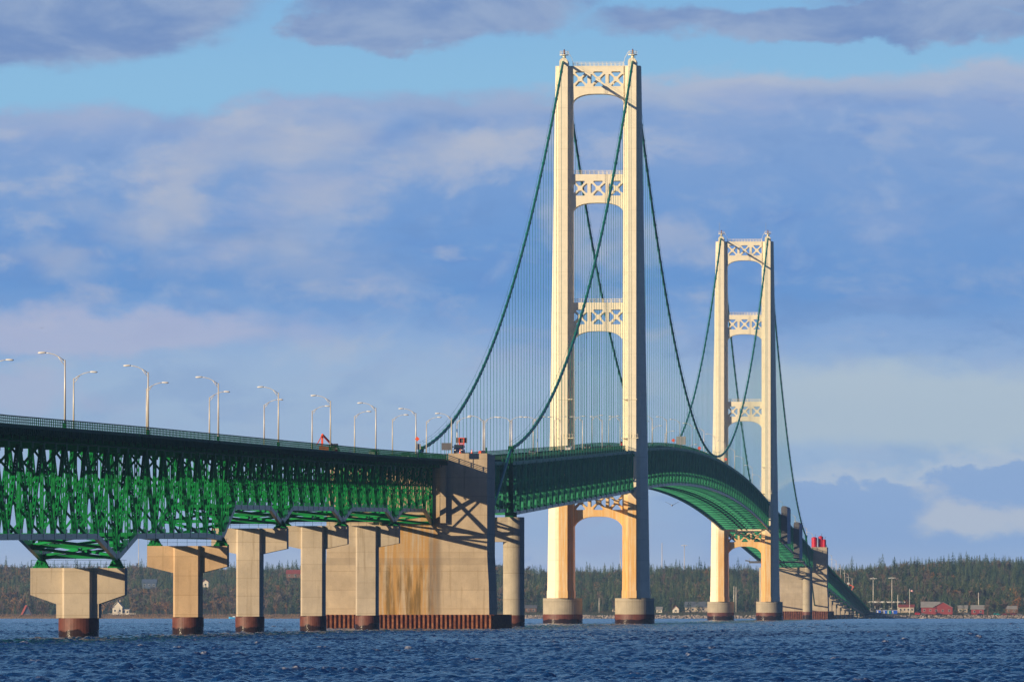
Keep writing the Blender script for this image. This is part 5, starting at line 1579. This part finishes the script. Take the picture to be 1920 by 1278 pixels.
mast(1164, 6900, 1030, 'thin radio mast seen through the nearer tower legs', False, 'radio_mast', 'radio mast'); mast(1377, 5800, 1098, 'left one of two close pale poles between the far tower legs', False, 'pole', 'pole')
mast(1381, 5800, 1099, 'right one of two close pale poles between the far tower legs', False, 'pole', 'pole'); mast(1124, 5800, 1120, 'thin pale pole between the nearer tower legs', False, 'pole', 'pole')
mast(1426, 5850, 1098, 'pale pole beside the right leg of the far tower', False, 'pole', 'pole'); mast(255, 6900, 1008, 'thin radio mast above the ridge at the left', False, 'radio_mast', 'radio mast')
x_, Y_ = wx(1706, 5780), 5780; z_ = gz(x_, Y_); zt = CZ + (1141 - 1103) / FPX * Y_
root = thing('flagpole', (x_, Y_, z_), 'white flagpole flying a red and white striped flag', 'flagpole')
mb = MB(); mb.tube([(x_, Y_, z_), (x_, Y_, zt)], .16, 8); mb.build('pole', 'white', root)
mb = MB(); fl_ = []
n = 9
for k in range(n):
    q = k / (n - 1); fl_.append([(x_ + .1 + 2.6 * q, Y_ + .25 * math.sin(q * 7), zt - .2 - 1.0 * q), (x_ + .1 + 2.6 * q, Y_ + .25 * math.sin(q * 7) + .05, zt - 1.6 - 1.0 * q)])
def flag_mat():
    m, t, p = new_mat('striped flag cloth')
    geo = t.node('ShaderNodeTexCoord').outputs['Object']; sp = t.node('ShaderNodeSeparateXYZ'); t.l.new(geo, sp.inputs[0])
    zz_ = t.m('ADD', sp.outputs[2], t.m('MULTIPLY', sp.outputs[0], 1.0 / 2.6))
    s_ = t.m('GREATER_THAN', t.m('FRACT', t.m('MULTIPLY', zz_, 13 / 1.4 / 2)), .5)
    c = t.mix(s_, (.6, .02, .03, 1), (.8, .78, .75, 1))
    k = t.m('MULTIPLY', t.m('LESS_THAN', sp.outputs[0], 1.1), t.m('GREATER_THAN', zz_, zt - z_ - .95))
    t.l.new(t.mix(k, c, (.01, .02, .15, 1)), p.inputs['Base Color'])
    return m
vs = [p for pr_ in fl_ for p in pr_]
mb.add(vs, [(2 * k, 2 * k + 2, 2 * k + 3, 2 * k + 1) for k in range(n - 1)]); mb.build('flag', flag_mat(), root)

for px, kind, mt, lab in ((1722, 'suv', 'red', 'bright red car parked left of the red lodge'), (1731, 'sedan', 'dgrey', 'dark car parked between the bright red car and the lodge'), (1761, 'sedan', 'navy', 'navy car parked in front of the red lodge'),
                          (1813, 'suv', 'dgrey', 'dark van parked left of the small red building'), (1838, 'sedan', 'navy', 'dark car parked under the bare trees'), (1869, 'suv', 'teal', 'pale teal van parked near the right edge'),
                          (1884, 'sedan', 'maroon', 'maroon car parked right of the teal van'), (1900, 'suv', 'maroon', 'tall maroon vehicle near the right edge'), (1912, 'sedan', 'dgrey', 'dark car parked farthest right')):
    x_ = wx(px, 5765); car('parked_car', x_, 5765, kind, mt, lab, rz=math.pi / 2, z=gz(x_, 5765), group='cars parked on the far shore')

# orange boom lift at the end of the far approach
yb_ = 5200; zb_ = deckz(yb_)
root = thing('boom_lift', (6, yb_, zb_), 'orange boom lift working low on the descending far approach', 'crane')
mb = MB(); mb.box((6, yb_, zb_ + .9), (2.2, 5, 1.2)); mb.build('chassis', 'orange', root)
mb = MB(); mb.bar((6, yb_, zb_ + 1.5), (8.2, yb_ + 1, zb_ + 5.0), .5, .5); mb.bar((8.2, yb_ + 1, zb_ + 5.0), (5.0, yb_ + 2, zb_ + 6.4), .4, .4); mb.build('boom', 'orange', root)
mb = MB(); mb.box((4.8, yb_ + 2, zb_ + 6.9), (1.4, 1.2, 1.2)); mb.build('basket', 'white', root)

# light blue boat moored off the left shore
x_, Y_ = wx(434, 5560), 5560; z_ = float(curv(x_, Y_))
root = thing('small_boat', (x_, Y_, z_), 'light blue boat on the water between the second and third piers', 'boat')
mb = MB()
rings = []
for t, w_, h_ in ((-3, .3, 1.6), (-2, 1.0, 1.35), (0, 1.2, 1.2), (2.4, 1.1, 1.15), (3, 1.0, 1.15)):
    rings.append([(x_ + t, Y_ - w_, z_ + h_), (x_ + t, Y_ - w_ * .6, z_ + .0), (x_ + t, Y_ + w_ * .6, z_ + .0), (x_ + t, Y_ + w_, z_ + h_)])
mb.loft(rings); mb.build('hull', 'skyblue', root)
mb = MB(); mb.box((x_ + .6, Y_, z_ + 1.5), (1.8, 1.3, .8)); mb.build('cabin', 'white', root)


# ------------------------------------------------------------------ air between the camera and the far shore
hz = MB(); hz.box((-150, 3400, 95), (2600, 9400, 206))
hm = bpy.data.materials.new('thin haze'); hm.use_nodes = True
ht = hm.node_tree; ht.nodes.clear()
ho = ht.nodes.new('ShaderNodeOutputMaterial'); hv = ht.nodes.new('ShaderNodeVolumePrincipled')
hv.inputs['Color'].default_value = (0.30, 0.56, 1.0, 1.0)
hv.inputs['Density'].default_value = 4.2e-5
hv.inputs['Anisotropy'].default_value = 0.0
ht.links.new(hv.outputs[0], ho.inputs['Volume'])
tag(hz.build('haze', hm), 'thin blue haze over the lake', 'haze', kind='stuff')
